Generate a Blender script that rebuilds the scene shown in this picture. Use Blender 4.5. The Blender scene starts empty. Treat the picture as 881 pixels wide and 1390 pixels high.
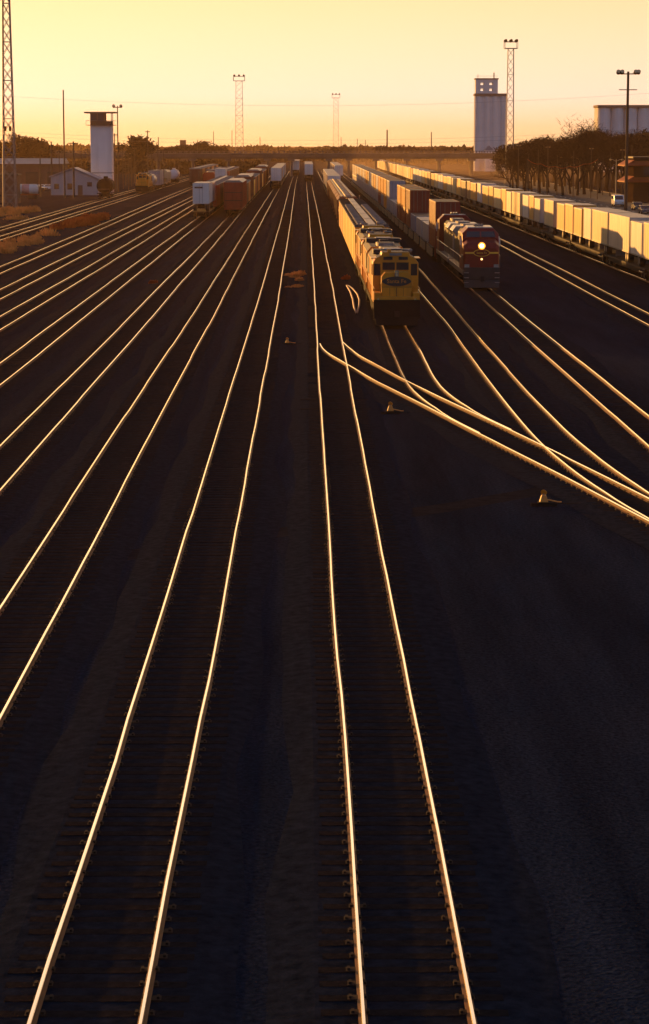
import bpy, math, random
from mathutils import Vector, Matrix, Euler
R = math.radians
rnd = random.Random(7)
scene = bpy.context.scene
COL = scene.collection

# ------------------------------------------------------------------ camera
F = 3120.0            # focal length in photo pixels (881 wide)
CX, CY = 440.5, 650.0
PITCH, YAW = R(8.31), R(0.468)
RT = 0.23             # top of rail
CAMZ = RT + 11.79
cam_d = bpy.data.cameras.new('camera'); cam = bpy.data.objects.new('camera', cam_d); COL.objects.link(cam)
cam.location = (0, 0, CAMZ)
cam.rotation_euler = (math.pi/2 - PITCH, 0, -YAW)
cam_d.sensor_fit = 'HORIZONTAL'; cam_d.sensor_width = 24.0
cam_d.lens = 24.0*F/881
cam_d.shift_y = -45.0/881
cam_d.clip_start = 0.5; cam_d.clip_end = 30000
scene.camera = cam
CM = Euler(cam.rotation_euler).to_matrix()
CO = Vector((0, 0, CAMZ))

def ray(x, y):
    return CM @ Vector(((x-CX)/F, -(y-CY)/F, -1.0))
def at(x, y, z=RT):                    # photo pixel -> point on the plane at height z
    d = ray(x, y); t = (z-CAMZ)/d.z
    return CO + d*t
def X_at(x, Y):                        # world X of photo column x at distance Y
    d = ray(x, 195.0); return d.x*Y/d.y
def Z_at(y, Y, x=440.5):               # height of photo row y at distance Y
    d = ray(x, y); return CAMZ + d.z*Y/d.y
def Y_ground(y, x=440.5):
    return at(x, y, 0).y

# ------------------------------------------------------------------ materials
MATS = {}
def mat(name, base, rough=0.7, metal=0.0, vary=0.25, scale=1.5, bump=0.0, bscale=30.0, dirt=0.0, dirt_col=(0.03, 0.02, 0.015), emit=None, estr=0, stretch=(1, 1, 1), spec=0.3):
    if name in MATS: return MATS[name]
    m = bpy.data.materials.new(name); m.use_nodes = True
    nt = m.node_tree; N = nt.nodes; L = nt.links
    b = N['Principled BSDF']
    b.inputs['Roughness'].default_value = rough; b.inputs['Metallic'].default_value = metal
    b.inputs['Specular IOR Level'].default_value = spec
    tc = N.new('ShaderNodeTexCoord'); mp = N.new('ShaderNodeMapping')
    mp.inputs['Scale'].default_value = stretch
    L.new(tc.outputs['Object'], mp.inputs['Vector'])
    n1 = N.new('ShaderNodeTexNoise'); n1.inputs['Scale'].default_value = scale; n1.inputs['Detail'].default_value = 6; n1.inputs['Roughness'].default_value = 0.65
    L.new(mp.outputs['Vector'], n1.inputs['Vector'])
    cr = N.new('ShaderNodeValToRGB')
    lo = tuple(c*(1-vary) for c in base)+(1,); hi = tuple(min(1, c*(1+vary)) for c in base)+(1,)
    cr.color_ramp.elements[0].position = 0.3; cr.color_ramp.elements[0].color = lo
    cr.color_ramp.elements[1].position = 0.7; cr.color_ramp.elements[1].color = hi
    L.new(n1.outputs['Fac'], cr.inputs['Fac'])
    out = cr.outputs['Color']
    if dirt:
        n2 = N.new('ShaderNodeTexNoise'); n2.inputs['Scale'].default_value = scale*0.6; n2.inputs['Detail'].default_value = 8
        mp2 = N.new('ShaderNodeMapping'); mp2.inputs['Scale'].default_value = (3, 3, 0.35); mp2.inputs['Location'].default_value = (5, 3, 1)
        L.new(tc.outputs['Object'], mp2.inputs['Vector']); L.new(mp2.outputs['Vector'], n2.inputs['Vector'])
        r2 = N.new('ShaderNodeValToRGB'); r2.color_ramp.elements[0].position = 0.48; r2.color_ramp.elements[1].position = 0.75
        r2.color_ramp.elements[1].color = (dirt, dirt, dirt, 1)
        L.new(n2.outputs['Fac'], r2.inputs['Fac'])
        mx = N.new('ShaderNodeMix'); mx.data_type = 'RGBA'; mx.inputs['B'].default_value = dirt_col+(1,)
        L.new(r2.outputs['Color'], mx.inputs['Factor']); L.new(out, mx.inputs['A']); out = mx.outputs['Result']
    L.new(out, b.inputs['Base Color'])
    if bump:
        n3 = N.new('ShaderNodeTexNoise'); n3.inputs['Scale'].default_value = bscale; n3.inputs['Detail'].default_value = 3
        L.new(tc.outputs['Object'], n3.inputs['Vector'])
        bp = N.new('ShaderNodeBump'); bp.inputs['Strength'].default_value = bump; bp.inputs['Distance'].default_value = 0.05
        L.new(n3.outputs['Fac'], bp.inputs['Height']); L.new(bp.outputs['Normal'], b.inputs['Normal'])
    if emit:
        b.inputs['Emission Color'].default_value = emit+(1,); b.inputs['Emission Strength'].default_value = estr
    MATS[name] = m
    return m

def M(n): return MATS[n]
mat('rail_top', (0.92, 0.88, 0.82), 0.13, 1.0, 0.08, 2.0, stretch=(8, 0.3, 1))
mat('rail_side', (0.12, 0.032, 0.005), 0.6, 0.0, 0.4, 3.0, spec=0.25)
mat('tie_plate', (0.035, 0.022, 0.015), 0.8, 0, 0.4, 3.0, spec=0.1)
mat('lamp_halo', (0.9, 0.6, 0.2), 0.3, 0, 0, emit=(1.0, 0.3, 0.02), estr=1.3)  # halo of the lit headlight, painted as a dim glowing ring
mat('tie_wood', (0.021, 0.017, 0.0155), 0.9, 0, 0.4, 6, bump=0.4, spec=0.0)
mat('ballast_bed', (0.0145, 0.0185, 0.0275), 0.95, 0, 0.45, 4, bump=0.4, bscale=14, spec=0.0)
mat('loco_yellow', (0.66, 0.24, 0.002), 0.36, 0, 0.15, 0.8, dirt=0.3, spec=0.45)
mat('loco_blue', (0.012, 0.012, 0.018), 0.4, 0, 0.2, spec=0.5)
mat('boxcar_yellow', (0.95, 0.48, 0.03), 0.33, 0, 0.12, 0.5, dirt=0.2, spec=0.6)
mat('roof_mid', (0.09, 0.08, 0.075), 0.5, 0.2, 0.4, 0.6, dirt=0.5)
mat('boxcar_orange', (0.66, 0.21, 0.03), 0.38, 0, 0.2, 0.6, dirt=0.5)
mat('boxcar_red', (0.36, 0.05, 0.02), 0.6, 0, 0.2, 0.6, dirt=0.5)
mat('boxcar_brown', (0.17, 0.045, 0.025), 0.65, 0, 0.25, 0.6, dirt=0.5)
mat('loco_red', (0.19, 0.014, 0.008), 0.4, 0, 0.15, 1, dirt=0.35, spec=0.25)
mat('loco_silver', (0.3, 0.29, 0.28), 0.35, 0.75, 0.15, 1, dirt=0.5)
mat('black_steel', (0.012, 0.011, 0.011), 0.85, 0, 0.3, 2, spec=0.08)
mat('bogie_steel', (0.03, 0.023, 0.02), 0.75, 0, 0.35, 2, spec=0.15)
mat('roof_dark', (0.03, 0.026, 0.026), 0.6, 0, 0.35, 0.8, dirt=0.5)
mat('roof_alu', (0.26, 0.24, 0.23), 0.45, 0.3, 0.2, 0.8, dirt=0.4)
mat('glass_dark', (0.02, 0.022, 0.027), 0.08, 0, 0.1, spec=0.6)
mat('white_paint', (0.66, 0.64, 0.6), 0.45, 0, 0.06, 0.4, dirt=0.22, dirt_col=(0.25, 0.22, 0.18))
mat('cream_paint', (0.62, 0.47, 0.26), 0.45, 0, 0.08, 0.4, dirt=0.22, dirt_col=(0.2, 0.15, 0.1))
mat('silver_panel', (0.46, 0.43, 0.4), 0.38, 0.3, 0.08, 0.4, dirt=0.25, dirt_col=(0.2, 0.18, 0.15))
mat('grey_paint', (0.33, 0.33, 0.36), 0.5, 0, 0.1, 0.5, dirt=0.3)
mat('amber_paint', (0.68, 0.33, 0.06), 0.45, 0, 0.08, 0.4, dirt=0.2)
mat('brown_trailer', (0.12, 0.055, 0.025), 0.5, 0, 0.15, 0.5, dirt=0.2)
mat('container_red', (0.2, 0.022, 0.012), 0.5, 0, 0.15, 0.6, dirt=0.3)
mat('container_amber', (0.7, 0.3, 0.03), 0.5, 0, 0.12, 0.6, dirt=0.3)
mat('container_blue', (0.2, 0.23, 0.3), 0.5, 0, 0.15, 0.6, dirt=0.3)
mat('well_yellow', (0.5, 0.36, 0.17), 0.5, 0, 0.2, 0.8, dirt=0.4)
mat('rubber', (0.02, 0.02, 0.02), 0.8)
mat('lamp_lit', (0.9, 0.8, 0.5), 0.3, 0, 0, emit=(1.0, 0.62, 0.14), estr=14)
mat('lamp_dim', (0.9, 0.8, 0.5), 0.3, 0, 0, emit=(1.0, 0.6, 0.2), estr=2.0)
mat('lamp_glass', (0.6, 0.42, 0.2), 0.15, 0, 0.05, spec=0.6)
mat('wood_pole', (0.07, 0.045, 0.03), 0.9, 0, 0.3, 3, stretch=(4, 4, 0.4))
mat('galv_steel', (0.22, 0.2, 0.19), 0.5, 0.5, 0.2, 2)
mat('concrete', (0.42, 0.4, 0.38), 0.85, 0, 0.1, 0.15, dirt=0.3, dirt_col=(0.2, 0.17, 0.15), bump=0.1)
mat('concrete_pale', (0.66, 0.65, 0.65), 0.85, 0, 0.08, 0.15, dirt=0.3, dirt_col=(0.28, 0.25, 0.23))
mat('bridge_concrete', (0.16, 0.12, 0.1), 0.85, 0, 0.15, 0.2, dirt=0.3)
mat('wall_white', (0.7, 0.69, 0.69), 0.7, 0, 0.08, 0.3, dirt=0.3, dirt_col=(0.3, 0.26, 0.22))
mat('roof_tin', (0.3, 0.3, 0.34), 0.5, 0.4, 0.15, 0.3, dirt=0.3)
mat('office_white', (0.34, 0.33, 0.34), 0.75, 0, 0.1, 0.3, dirt=0.4, dirt_col=(0.15, 0.12, 0.1))
mat('roof_pale', (0.22, 0.22, 0.25), 0.5, 0.2, 0.15, 0.3)
mat('wall_brown', (0.1, 0.065, 0.05), 0.85, 0, 0.2, 0.4)
mat('wall_brick', (0.03, 0.018, 0.015), 0.9, 0, 0.2, 0.6, spec=0.0)
mat('awning_orange', (0.3, 0.06, 0.013), 0.7, 0, 0.15, 1)
mat('bark', (0.035, 0.022, 0.016), 0.95, 0, 0.3, 3, spec=0.05)
mat('twig', (0.035, 0.018, 0.011), 0.95, 0, 0.4, 0.6, spec=0.05)
mat('leaf_dark', (0.04, 0.028, 0.014), 0.9, 0, 0.5, 0.3, spec=0.05)
mat('far_leaf', (0.045, 0.028, 0.016), 0.95, 0, 0.4, 0.02, spec=0.02)
mat('dry_grass', (0.55, 0.27, 0.08), 0.85, 0, 0.35, 0.8, spec=0.1)
mat('red_scrub', (0.34, 0.085, 0.02), 0.9, 0, 0.4, 0.8, spec=0.1)
mat('asphalt', (0.05, 0.048, 0.048), 0.85, 0, 0.25, 0.5, spec=0.2)
mat('line_paint', (0.6, 0.58, 0.5), 0.7, 0, 0.15, 2)
mat('car_white', (0.7, 0.7, 0.7), 0.25, 0, 0.03, spec=0.6)
mat('car_blue', (0.06, 0.08, 0.14), 0.25, 0.2, 0.05, spec=0.6)
mat('car_dark', (0.05, 0.045, 0.045), 0.25, 0.2, 0.05, spec=0.6)
mat('pink_band', (0.5, 0.25, 0.22), 0.5, 0, 0.2)
mat('stand_yellow', (0.6, 0.22, 0.01), 0.4, 0, 0.1, spec=0.5)
mat('hose_tan', (0.5, 0.36, 0.22), 0.5, 0, 0.1)

def ground_material():
    m = bpy.data.materials.new('yard_ground'); m.use_nodes = True
    nt = m.node_tree; N = nt.nodes; L = nt.links; b = N['Principled BSDF']
    b.inputs['Roughness'].default_value = 0.95; b.inputs['Specular IOR Level'].default_value = 0.0
    tc = N.new('ShaderNodeTexCoord')
    def noise(s, det, stretch=(1, 1, 1)):
        mp = N.new('ShaderNodeMapping'); mp.inputs['Scale'].default_value = stretch
        L.new(tc.outputs['Object'], mp.inputs['Vector'])
        n = N.new('ShaderNodeTexNoise'); n.inputs['Scale'].default_value = s; n.inputs['Detail'].default_value = det; n.inputs['Roughness'].default_value = 0.7
        L.new(mp.outputs['Vector'], n.inputs['Vector']); return n.outputs['Fac']
    def ramp(f, a, bcol, p0=0.35, p1=0.65):
        r = N.new('ShaderNodeValToRGB'); r.color_ramp.elements[0].position = p0; r.color_ramp.elements[1].position = p1
        r.color_ramp.elements[0].color = a+(1,); r.color_ramp.elements[1].color = bcol+(1,)
        L.new(f, r.inputs['Fac']); return r.outputs['Color']
    def mix(f, a, b_, mode='MIX'):
        x = N.new('ShaderNodeMix'); x.data_type = 'RGBA'; x.blend_type = mode
        if isinstance(f, float): x.inputs['Factor'].default_value = f
        else: L.new(f, x.inputs['Factor'])
        L.new(a, x.inputs['A']); L.new(b_, x.inputs['B']); return x.outputs['Result']
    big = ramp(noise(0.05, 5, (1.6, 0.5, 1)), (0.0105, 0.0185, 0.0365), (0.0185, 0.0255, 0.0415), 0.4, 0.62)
    streak = ramp(noise(0.35, 6, (1.5, 0.12, 1)), (0.5, 0.5, 0.52), (1.35, 1.28, 1.22), 0.3, 0.72)
    c = mix(1.0, big, streak, 'MULTIPLY')
    fine = ramp(noise(9.0, 5), (0.35, 0.35, 0.37), (1.6, 1.55, 1.5), 0.3, 0.7)
    c = mix(1.0, c, fine, 'MULTIPLY')
    # far from the yard the ground is dry earth
    L.new(c, b.inputs['Base Color'])
    v = N.new('ShaderNodeTexVoronoi'); v.inputs['Scale'].default_value = 14
    L.new(tc.outputs['Object'], v.inputs['Vector'])
    bp = N.new('ShaderNodeBump'); bp.inputs['Strength'].default_value = 0.3; bp.inputs['Distance'].default_value = 0.05
    L.new(v.outputs['Distance'], bp.inputs['Height']); L.new(bp.outputs['Normal'], b.inputs['Normal'])
    MATS['yard_ground'] = m
ground_material()

# ------------------------------------------------------------------ mesh helpers
class MB:
    def __init__(self): self.v = []; self.f = []; self.m = []; self.mats = []
    def mi(self, n):
        if n not in self.mats: self.mats.append(n)
        return self.mats.index(n)
    def add(self, vs, fs, n):
        o = len(self.v); self.v += [tuple(p) for p in vs]; k = self.mi(n)
        for f in fs: self.f.append(tuple(i+o for i in f)); self.m.append(k)
        return self
    def box(self, x0, x1, y0, y1, z0, z1, n):
        vs = [(x0, y0, z0), (x1, y0, z0), (x1, y1, z0), (x0, y1, z0), (x0, y0, z1), (x1, y0, z1), (x1, y1, z1), (x0, y1, z1)]
        return self.add(vs, [(3, 2, 1, 0), (4, 5, 6, 7), (0, 1, 5, 4), (1, 2, 6, 5), (2, 3, 7, 6), (3, 0, 4, 7)], n)
    def extrude(self, prof, y0, y1, n, n_top=None):
        """closed outline in x,z (counter-clockwise seen from -y) swept from y0 to y1; n_top: material for upward facing sides"""
        k = len(prof)
        self.add([(x, y0, z) for x, z in prof]+[(x, y1, z) for x, z in prof], [], n); o = len(self.v)-2*k
        a = self.mi(n); t = self.mi(n_top) if n_top else a
        self.f.append(tuple(o+i for i in range(k))); self.m.append(a)
        self.f.append(tuple(o+k+i for i in reversed(range(k)))); self.m.append(a)
        for i in range(k):
            j = (i+1) % k
            dx = prof[j][0]-prof[i][0]; dz = prof[j][1]-prof[i][1]
            self.f.append((o+j, o+i, o+k+i, o+k+j)); self.m.append(t if (-dx > abs(dz)*0.8) else a)
        return self
    def loft(self, rings, n, caps=True):
        k = len(rings[0]); o = len(self.v)
        vs = [p for r in rings for p in r]; fs = []
        for a in range(len(rings)-1):
            for i in range(k):
                j = (i+1) % k
                fs.append((a*k+i, a*k+j, (a+1)*k+j, (a+1)*k+i))
        if caps:
            fs.append(tuple(reversed(range(k)))); fs.append(tuple((len(rings)-1)*k+i for i in range(k)))
        return self.add(vs, fs, n)
    def tube(self, pts, r, n, seg=6, r1=None):
        pts = [Vector(p) for p in pts]; rings = []
        for i, p in enumerate(pts):
            d = (pts[min(i+1, len(pts)-1)]-pts[max(i-1, 0)])
            d = d.normalized() if d.length > 1e-9 else Vector((0, 0, 1))
            u = d.cross(Vector((0, 0, 1)))
            if u.length < 1e-3: u = d.cross(Vector((0, 1, 0)))
            u.normalize(); w = d.cross(u)
            rr = r if r1 is None else r+(r1-r)*i/max(1, len(pts)-1)
            rings.append([tuple(p+u*rr*math.cos(2*math.pi*k/seg)+w*rr*math.sin(2*math.pi*k/seg)) for k in range(seg)])
        return self.loft(rings, n)
    def cyl(self, c, axis, r, h, n, seg=14):
        c = Vector(c); a = Vector(axis).normalized()
        return self.tube([c-a*h/2, c+a*h/2], r, n, seg)
    def dome(self, c, r, axis, depth, n, seg=14, rings=4):
        """bulged end: from radius r at c to a point depth along axis (y only: +1/-1)"""
        rs = []
        for i in range(rings+1):
            t = i/rings*math.pi/2
            rr = max(0.001, r*math.cos(t)); yy = c[1]+axis*depth*math.sin(t)
            rs.append([(c[0]+rr*math.cos(2*math.pi*k/seg), yy, c[2]+rr*math.sin(2*math.pi*k/seg)) for k in range(seg)])
        return self.loft(rs, n, False)
    def sphere(self, c, r, n, seg=10, rings=7, sz=1.0):
        rs = []
        for i in range(rings+1):
            t = -math.pi/2+math.pi*i/rings
            rr = max(1e-4, r*math.cos(t))
            rs.append([(c[0]+rr*math.cos(2*math.pi*k/seg), c[1]+rr*math.sin(2*math.pi*k/seg), c[2]+sz*r*math.sin(t)) for k in range(seg)])
        return self.loft(rs, n, False)
    def mesh(self, name):
        me = bpy.data.meshes.new(name); me.from_pydata(self.v, [], self.f)
        for n in self.mats: me.materials.append(MATS[n])
        me.polygons.foreach_set('material_index', self.m)
        me.update(); return me
    def build(self, name, parent=None, smooth=False, bevel=0.0):
        o = bpy.data.objects.new(name, self.mesh(name)); COL.objects.link(o)
        if parent: o.parent = parent
        if smooth:
            o.data.polygons.foreach_set('use_smooth', [True]*len(o.data.polygons))
        if bevel:
            b = o.modifiers.new('edge', 'BEVEL'); b.width = bevel; b.segments = 2; b.limit_method = 'ANGLE'; b.angle_limit = R(35)
        return o

def tag(o, label=None, cat=None, group=None, kind=None):
    if label: o['label'] = label
    if cat: o['category'] = cat
    if group: o['group'] = group
    if kind: o['kind'] = kind
    return o
def thing(name, label, cat, group=None, loc=(0, 0, 0), rz=0):
    o = bpy.data.objects.new(name, None); COL.objects.link(o); o.location = loc; o.rotation_euler = (0, 0, rz)
    o.empty_display_size = 0.3
    return tag(o, label, cat, group)
KIDS = {}
def kids(o):
    return [c for c in o.children]
def copy_tree(o, parent=None):
    c = o.copy(); COL.objects.link(c)
    if parent: c.parent = parent
    for k in list(o.children): copy_tree(k, c)
    return c
PROTO = {}
def spawn(key, maker, loc, label, group=None, rz=0, scale=None):
    if key not in PROTO:
        o = maker(); PROTO[key] = o
    else:
        o = copy_tree(PROTO[key])
    o.location = loc; o.rotation_euler = (0, 0, rz)
    if scale: o.scale = scale
    o['label'] = label
    if group: o['group'] = group
    elif 'group' in o: del o['group']
    return o
def text_part(body, size, parent, loc, rot, material, name='lettering', depth=0.01, xs=1.0):
    cu = bpy.data.curves.new(name, 'FONT'); cu.body = body; cu.size = size; cu.extrude = depth
    cu.align_x = 'CENTER'; cu.align_y = 'CENTER'; cu.resolution_u = 2
    tmp = bpy.data.objects.new('tmp', cu); COL.objects.link(tmp)
    dg = bpy.context.evaluated_depsgraph_get(); dg.update()
    me = bpy.data.meshes.new_from_object(tmp.evaluated_get(dg))
    bpy.data.objects.remove(tmp)
    me.name = name; me.materials.clear(); me.materials.append(MATS[material])
    o = bpy.data.objects.new(name, me); COL.objects.link(o); o.parent = parent
    o.location = loc; o.rotation_euler = rot; o.scale = (xs, 1, 1)
    return o
ORD = ['first', 'second', 'third', 'fourth', 'fifth', 'sixth', 'seventh', 'eighth', 'ninth', 'tenth', 'eleventh', 'twelfth', 'thirteenth', 'fourteenth', 'fifteenth', 'sixteenth']

# ------------------------------------------------------------------ ground
g = MB()
xs = [-6000, -2500, -900, -300, -120, -60, -30, 0, 30, 60, 120, 300, 900, 2500, 6000]
ys = [-60, 0, 60, 150, 300, 600, 1200, 2500, 5000, 8000]
for a in range(len(xs)):
    for b in range(len(ys)): g.v.append((xs[a], ys[b], 0))
nb = len(ys); k = g.mi('yard_ground')
for a in range(len(xs)-1):
    for b in range(nb-1):
        g.f.append((a*nb+b, (a+1)*nb+b, (a+1)*nb+b+1, a*nb+b+1)); g.m.append(k)
tag(g.build('ground'), kind='structure')

mat('dark_strip_tone', (0.017, 0.017, 0.02), 0.95, 0, 0.4, 2, spec=0.0)
tb = MB(); tk = tb.mi('dark_strip_tone'); tl = [(0, 778), (150, 757), (300, 736), (440, 713), (600, 690), (760, 662), (900, 642)]  # flat strip in its own dark tone, laid across the yard ground
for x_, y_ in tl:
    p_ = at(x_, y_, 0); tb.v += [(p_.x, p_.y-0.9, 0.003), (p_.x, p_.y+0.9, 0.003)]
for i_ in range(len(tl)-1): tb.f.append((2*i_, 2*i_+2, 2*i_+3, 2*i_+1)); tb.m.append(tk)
tag(tb.build('dark_strip'), kind='structure')

# ------------------------------------------------------------------ tracks
from mathutils.noise import noise as NZ
HG = 0.754
def hermite(pts, step=3.0):
    """pts (Y,X) ascending -> smooth dense list"""
    n = len(pts); out = []
    m = []
    for i in range(n):
        if i == 0: s = (pts[1][1]-pts[0][1])/(pts[1][0]-pts[0][0])
        elif i == n-1: s = (pts[-1][1]-pts[-2][1])/(pts[-1][0]-pts[-2][0])
        else:
            h0 = pts[i][0]-pts[i-1][0]; h1 = pts[i+1][0]-pts[i][0]
            s = ((pts[i][1]-pts[i-1][1])/h0*h1+(pts[i+1][1]-pts[i][1])/h1*h0)/(h0+h1)
        m.append(s)
    for i in range(n-1):
        (y0, x0), (y1, x1) = pts[i], pts[i+1]; h = y1-y0
        c = max(1, int(h/step))
        for q in range(c):
            t = q/c
            out.append((y0+h*t, x0*(2*t**3-3*t**2+1)+m[i]*h*(t**3-2*t**2+t)+x1*(-2*t**3+3*t**2)+m[i+1]*h*(t**3-t**2)))
    out.append(pts[-1]); return out
PROF = [(-0.065, 0.0), (0.065, 0.0), (0.065, 0.012), (0.01, 0.03), (0.01, 0.09), (0.03, 0.104), (0.03, 0.128), (0.021, 0.14), (-0.021, 0.14), (-0.03, 0.128), (-0.03, 0.104), (-0.01, 0.09), (-0.01, 0.03), (-0.065, 0.012)]
def rail_mesh(line, side, seed, z0=0.09):
    """line: dense (Y,X) centre line; side: lateral offset"""
    r = random.Random(seed); mb = MB(); a = mb.mi('rail_side'); t = mb.mi('rail_top')
    rows = []; jo = 0; nextj = line[0][0]+r.uniform(2, 11)
    cum = 0
    for i, (y, x) in enumerate(line):
        y0, x0 = line[max(0, i-1)]; y1, x1 = line[min(len(line)-1, i+1)]
        d = Vector((x1-x0, y1-y0)).normalized(); nrm = Vector((d.y, -d.x))
        if y > nextj: jo = r.uniform(-0.02, 0.02); nextj += 11.9
        w = side+jo+0.012*math.sin(y*0.07+seed)
        zz = z0+0.006*math.sin(y*0.11+seed*2)
        rows.append([(x+nrm.x*(w+px), y+nrm.y*(w+px), zz+pz) for px, pz in PROF])
    k = len(PROF)
    mb.v = [p for row in rows for p in row]
    for i in range(len(rows)-1):
        for q in range(k):
            q2 = (q+1) % k
            mb.f.append((i*k+q, i*k+q2, (i+1)*k+q2, (i+1)*k+q)); mb.m.append(t if q in (6, 7, 8) else a)
    mb.f.append(tuple(reversed(range(k)))); mb.m.append(a)
    e = (len(rows)-1)*k; mb.f.append(tuple(e+i for i in range(k))); mb.m.append(a)
    return mb
tie_mb = MB(); tie_mb.box(-1.3, 1.3, -0.115, 0.115, -0.06, 0, 'tie_wood')
tie_mb.box(-0.90, -0.62, -0.09, 0.09, 0, 0.012, 'tie_plate'); tie_mb.box(0.62, 0.90, -0.09, 0.09, 0, 0.012, 'tie_plate')
for sx in (-0.86, -0.65, 0.65, 0.86): tie_mb.box(sx-0.02, sx+0.02, -0.05, 0.05, 0.012, 0.045, 'tie_plate')
TIE = tie_mb.mesh('sleeper')
TIE_BEVEL = None
def lerp_line(line, y):
    for i in range(len(line)-1):
        if line[i][0] <= y <= line[i+1][0]:
            t = (y-line[i][0])/(line[i+1][0]-line[i][0]); x = line[i][1]+(line[i+1][1]-line[i][1])*t
            return x, math.atan2(line[i+1][1]-line[i][1], line[i+1][0]-line[i][0])
    return line[-1][1], 0
BEDS = []
def railway(label, pts_img=None, pts_w=None, y_min=24, y_max=1000, ties=0, seed=1, ties_to=420, rails=None, name='railway_track', tie_skip=None):
    if pts_w is None:
        pts_w = sorted([(p.y, p.x) for p in (at(x, y) for x, y in pts_img)])
    if pts_w[0][0] > y_min+2: pts_w = [(y_min, pts_w[0][1])]+pts_w
    if pts_w[-1][0] < y_max-20: pts_w = pts_w+[(y_max, pts_w[-1][1])]
    line = hermite(pts_w)
    root = thing(name, label, 'railway track', 'tracks of the yard')
    if rails is None:
        rail_mesh(line, -HG, seed).build('rail', root); rail_mesh(line, HG, seed+50).build('rail', root)
    # ballast bed, a low trapezoid sheet under the sleepers
    bd = MB(); k = bd.mi('ballast_bed'); o = []
    for i, (y, x) in enumerate(line):
        y0, x0 = line[max(0, i-1)]; y1, x1 = line[min(len(line)-1, i+1)]
        d = Vector((x1-x0, y1-y0)).normalized(); nx, ny = d.y, -d.x
        zo = 0.0012*seed; j1, j2 = 0.25+0.5*NZ(Vector((y*0.13, seed*3.1, 0))), 0.25+0.5*NZ(Vector((y*0.13, seed*5.7, 9)))
        for w, z in ((-1.75-j1, 0.004+zo), (-1.4, 0.08+zo*.25), (1.4, 0.08+zo*.25), (1.75+j2, 0.004+zo)): bd.v.append((x+nx*w, y+ny*w, z))
    for i in range(len(line)-1):
        for q in range(3): bd.f.append((i*4+q, i*4+q+1, (i+1)*4+q+1, (i+1)*4+q)); bd.m.append(k)
    bd.build('ballast_bed', root)
    y = line[0][0]+0.3; n = 0; rest = MB(); rr = random.Random(seed+9)
    lo = max(y, 29.5)
    while y < min(ties_to, line[-1][0]):
        x, a = lerp_line(line, y)
        a2 = a+rr.uniform(-0.012, 0.012); dx = rr.uniform(-0.05, 0.05); dz = rr.uniform(-0.008, 0.004)
        if y >= lo and n < ties:
            t = bpy.data.objects.new('sleeper', TIE); COL.objects.link(t); t.parent = root
            t.location = (x+dx, y, 0.09+dz); t.rotation_euler = (0, 0, -a2); n += 1
        else:
            c, s = math.cos(-a2), math.sin(-a2); vs = []
            for px, py in ((-1.3, -.115), (1.3, -.115), (1.3, .115), (-1.3, .115)):
                for z in (0.0, 0.09+dz): vs.append((x+dx+c*px-s*py, y+s*px+c*py, z))
            rest.add(vs, [(1, 3, 5, 7), (0, 2, 3, 1), (2, 4, 5, 3), (4, 6, 7, 5), (6, 0, 1, 7)], 'tie_wood')
        y += 0.56
    if rest.v: tag(rest.build('sleepers', root), kind='stuff')
    return root, line

cm_M = [(557, 1300), (519.5, 1000), (497, 850), (477.8, 700), (459, 560), (449.85, 480), (429.85, 320), (419.6, 250)]
cm_L1 = [(138, 1300), (210, 1030), (258.5, 840), (286.5, 720), (311, 620), (346.3, 480), (383.4, 320), (397.9, 250)]
cm_L2 = [(38.5, 825.6), (160, 620), (268, 440), (337.2, 320), (374.4, 257)]
cm_L3 = [(25.5, 606), (181.6, 440), (237, 380), (274.4, 340), (323.8, 285)]
cm_L4 = [(34.6, 480), (164.6, 380), (274, 296)]
cm_L5 = [(16.3, 428.3), (98.8, 380), (272, 275)]
cm_L6 = [(4, 397), (37.5, 380), (271, 264)]
cm_L7 = [(10.9, 361.6), (108, 320.1), (237, 264)]
cm_L8 = [(8, 320.6), (126, 283), (193, 262)]
cm_L9 = [(8, 308.3), (124, 274.5)]
trk_M, ln_M = railway('straight polished track just right of the middle, with the ladder switch leading off it', cm_M, ties=100, seed=1)
trk_L1, ln_L1 = railway('polished track left of the middle, leftmost of the two that reach the bottom', cm_L1, ties=100, seed=2)
trk_L2, ln_L2 = railway('track leaving the left side about halfway down, next left of the bottom-reaching pair', cm_L2, ties=100, seed=3)
_, ln_L3 = railway('track that leads up to the brick red car rack wagons', cm_L3, ties=100, seed=4, y_min=50)
_, ln_L4 = railway('track that leads up to the white trailer on a flat wagon at left', cm_L4, ties=60, seed=5, y_min=70)
_, ln_L5 = railway('bare track just left of the one under the white trailer', cm_L5, seed=6, y_min=90)
_, ln_L6 = railway('bare track midway between the red scrub and the white trailer', cm_L6, seed=7, y_min=90)
_, ln_L7 = railway('bare track running closest beside the dry grass and red scrub', cm_L7, seed=8, y_min=90)
_, ln_L8 = railway('track between the two strips of dry grass, leading to the small yellow switcher', cm_L8, seed=9, y_min=120)
_, ln_L9 = railway('rusty outermost track leading to the dark tank wagon by the white tower', cm_L9, seed=10, y_min=120)
X1, X2, X3 = 5.9, 10.05, 14.3
p_R4 = sorted([(p.y, p.x) for p in (at(896, 440.8), at(760.5, 370))])
_, ln_R4 = railway('empty polished track in the gap between the red locomotive and the long trailer train', pts_w=p_R4, seed=11, y_min=60)
X5 = at(708, 312.8).x*0.5+at(880.7, 381).x*0.5+HG
_, ln_R5 = railway('dull track under the long train of pale trailers', pts_w=[(60, X5), (1000, X5)], seed=12)
p_R3 = sorted([(p.y, p.x) for p in (at(757, 480), at(656.5, 394.7))])
X3 = p_R3[-1][1]
_, ln_R3 = railway('track with glowing left rail running out from the red locomotive', pts_w=p_R3, ties=60, seed=13, y_min=60)

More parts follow.
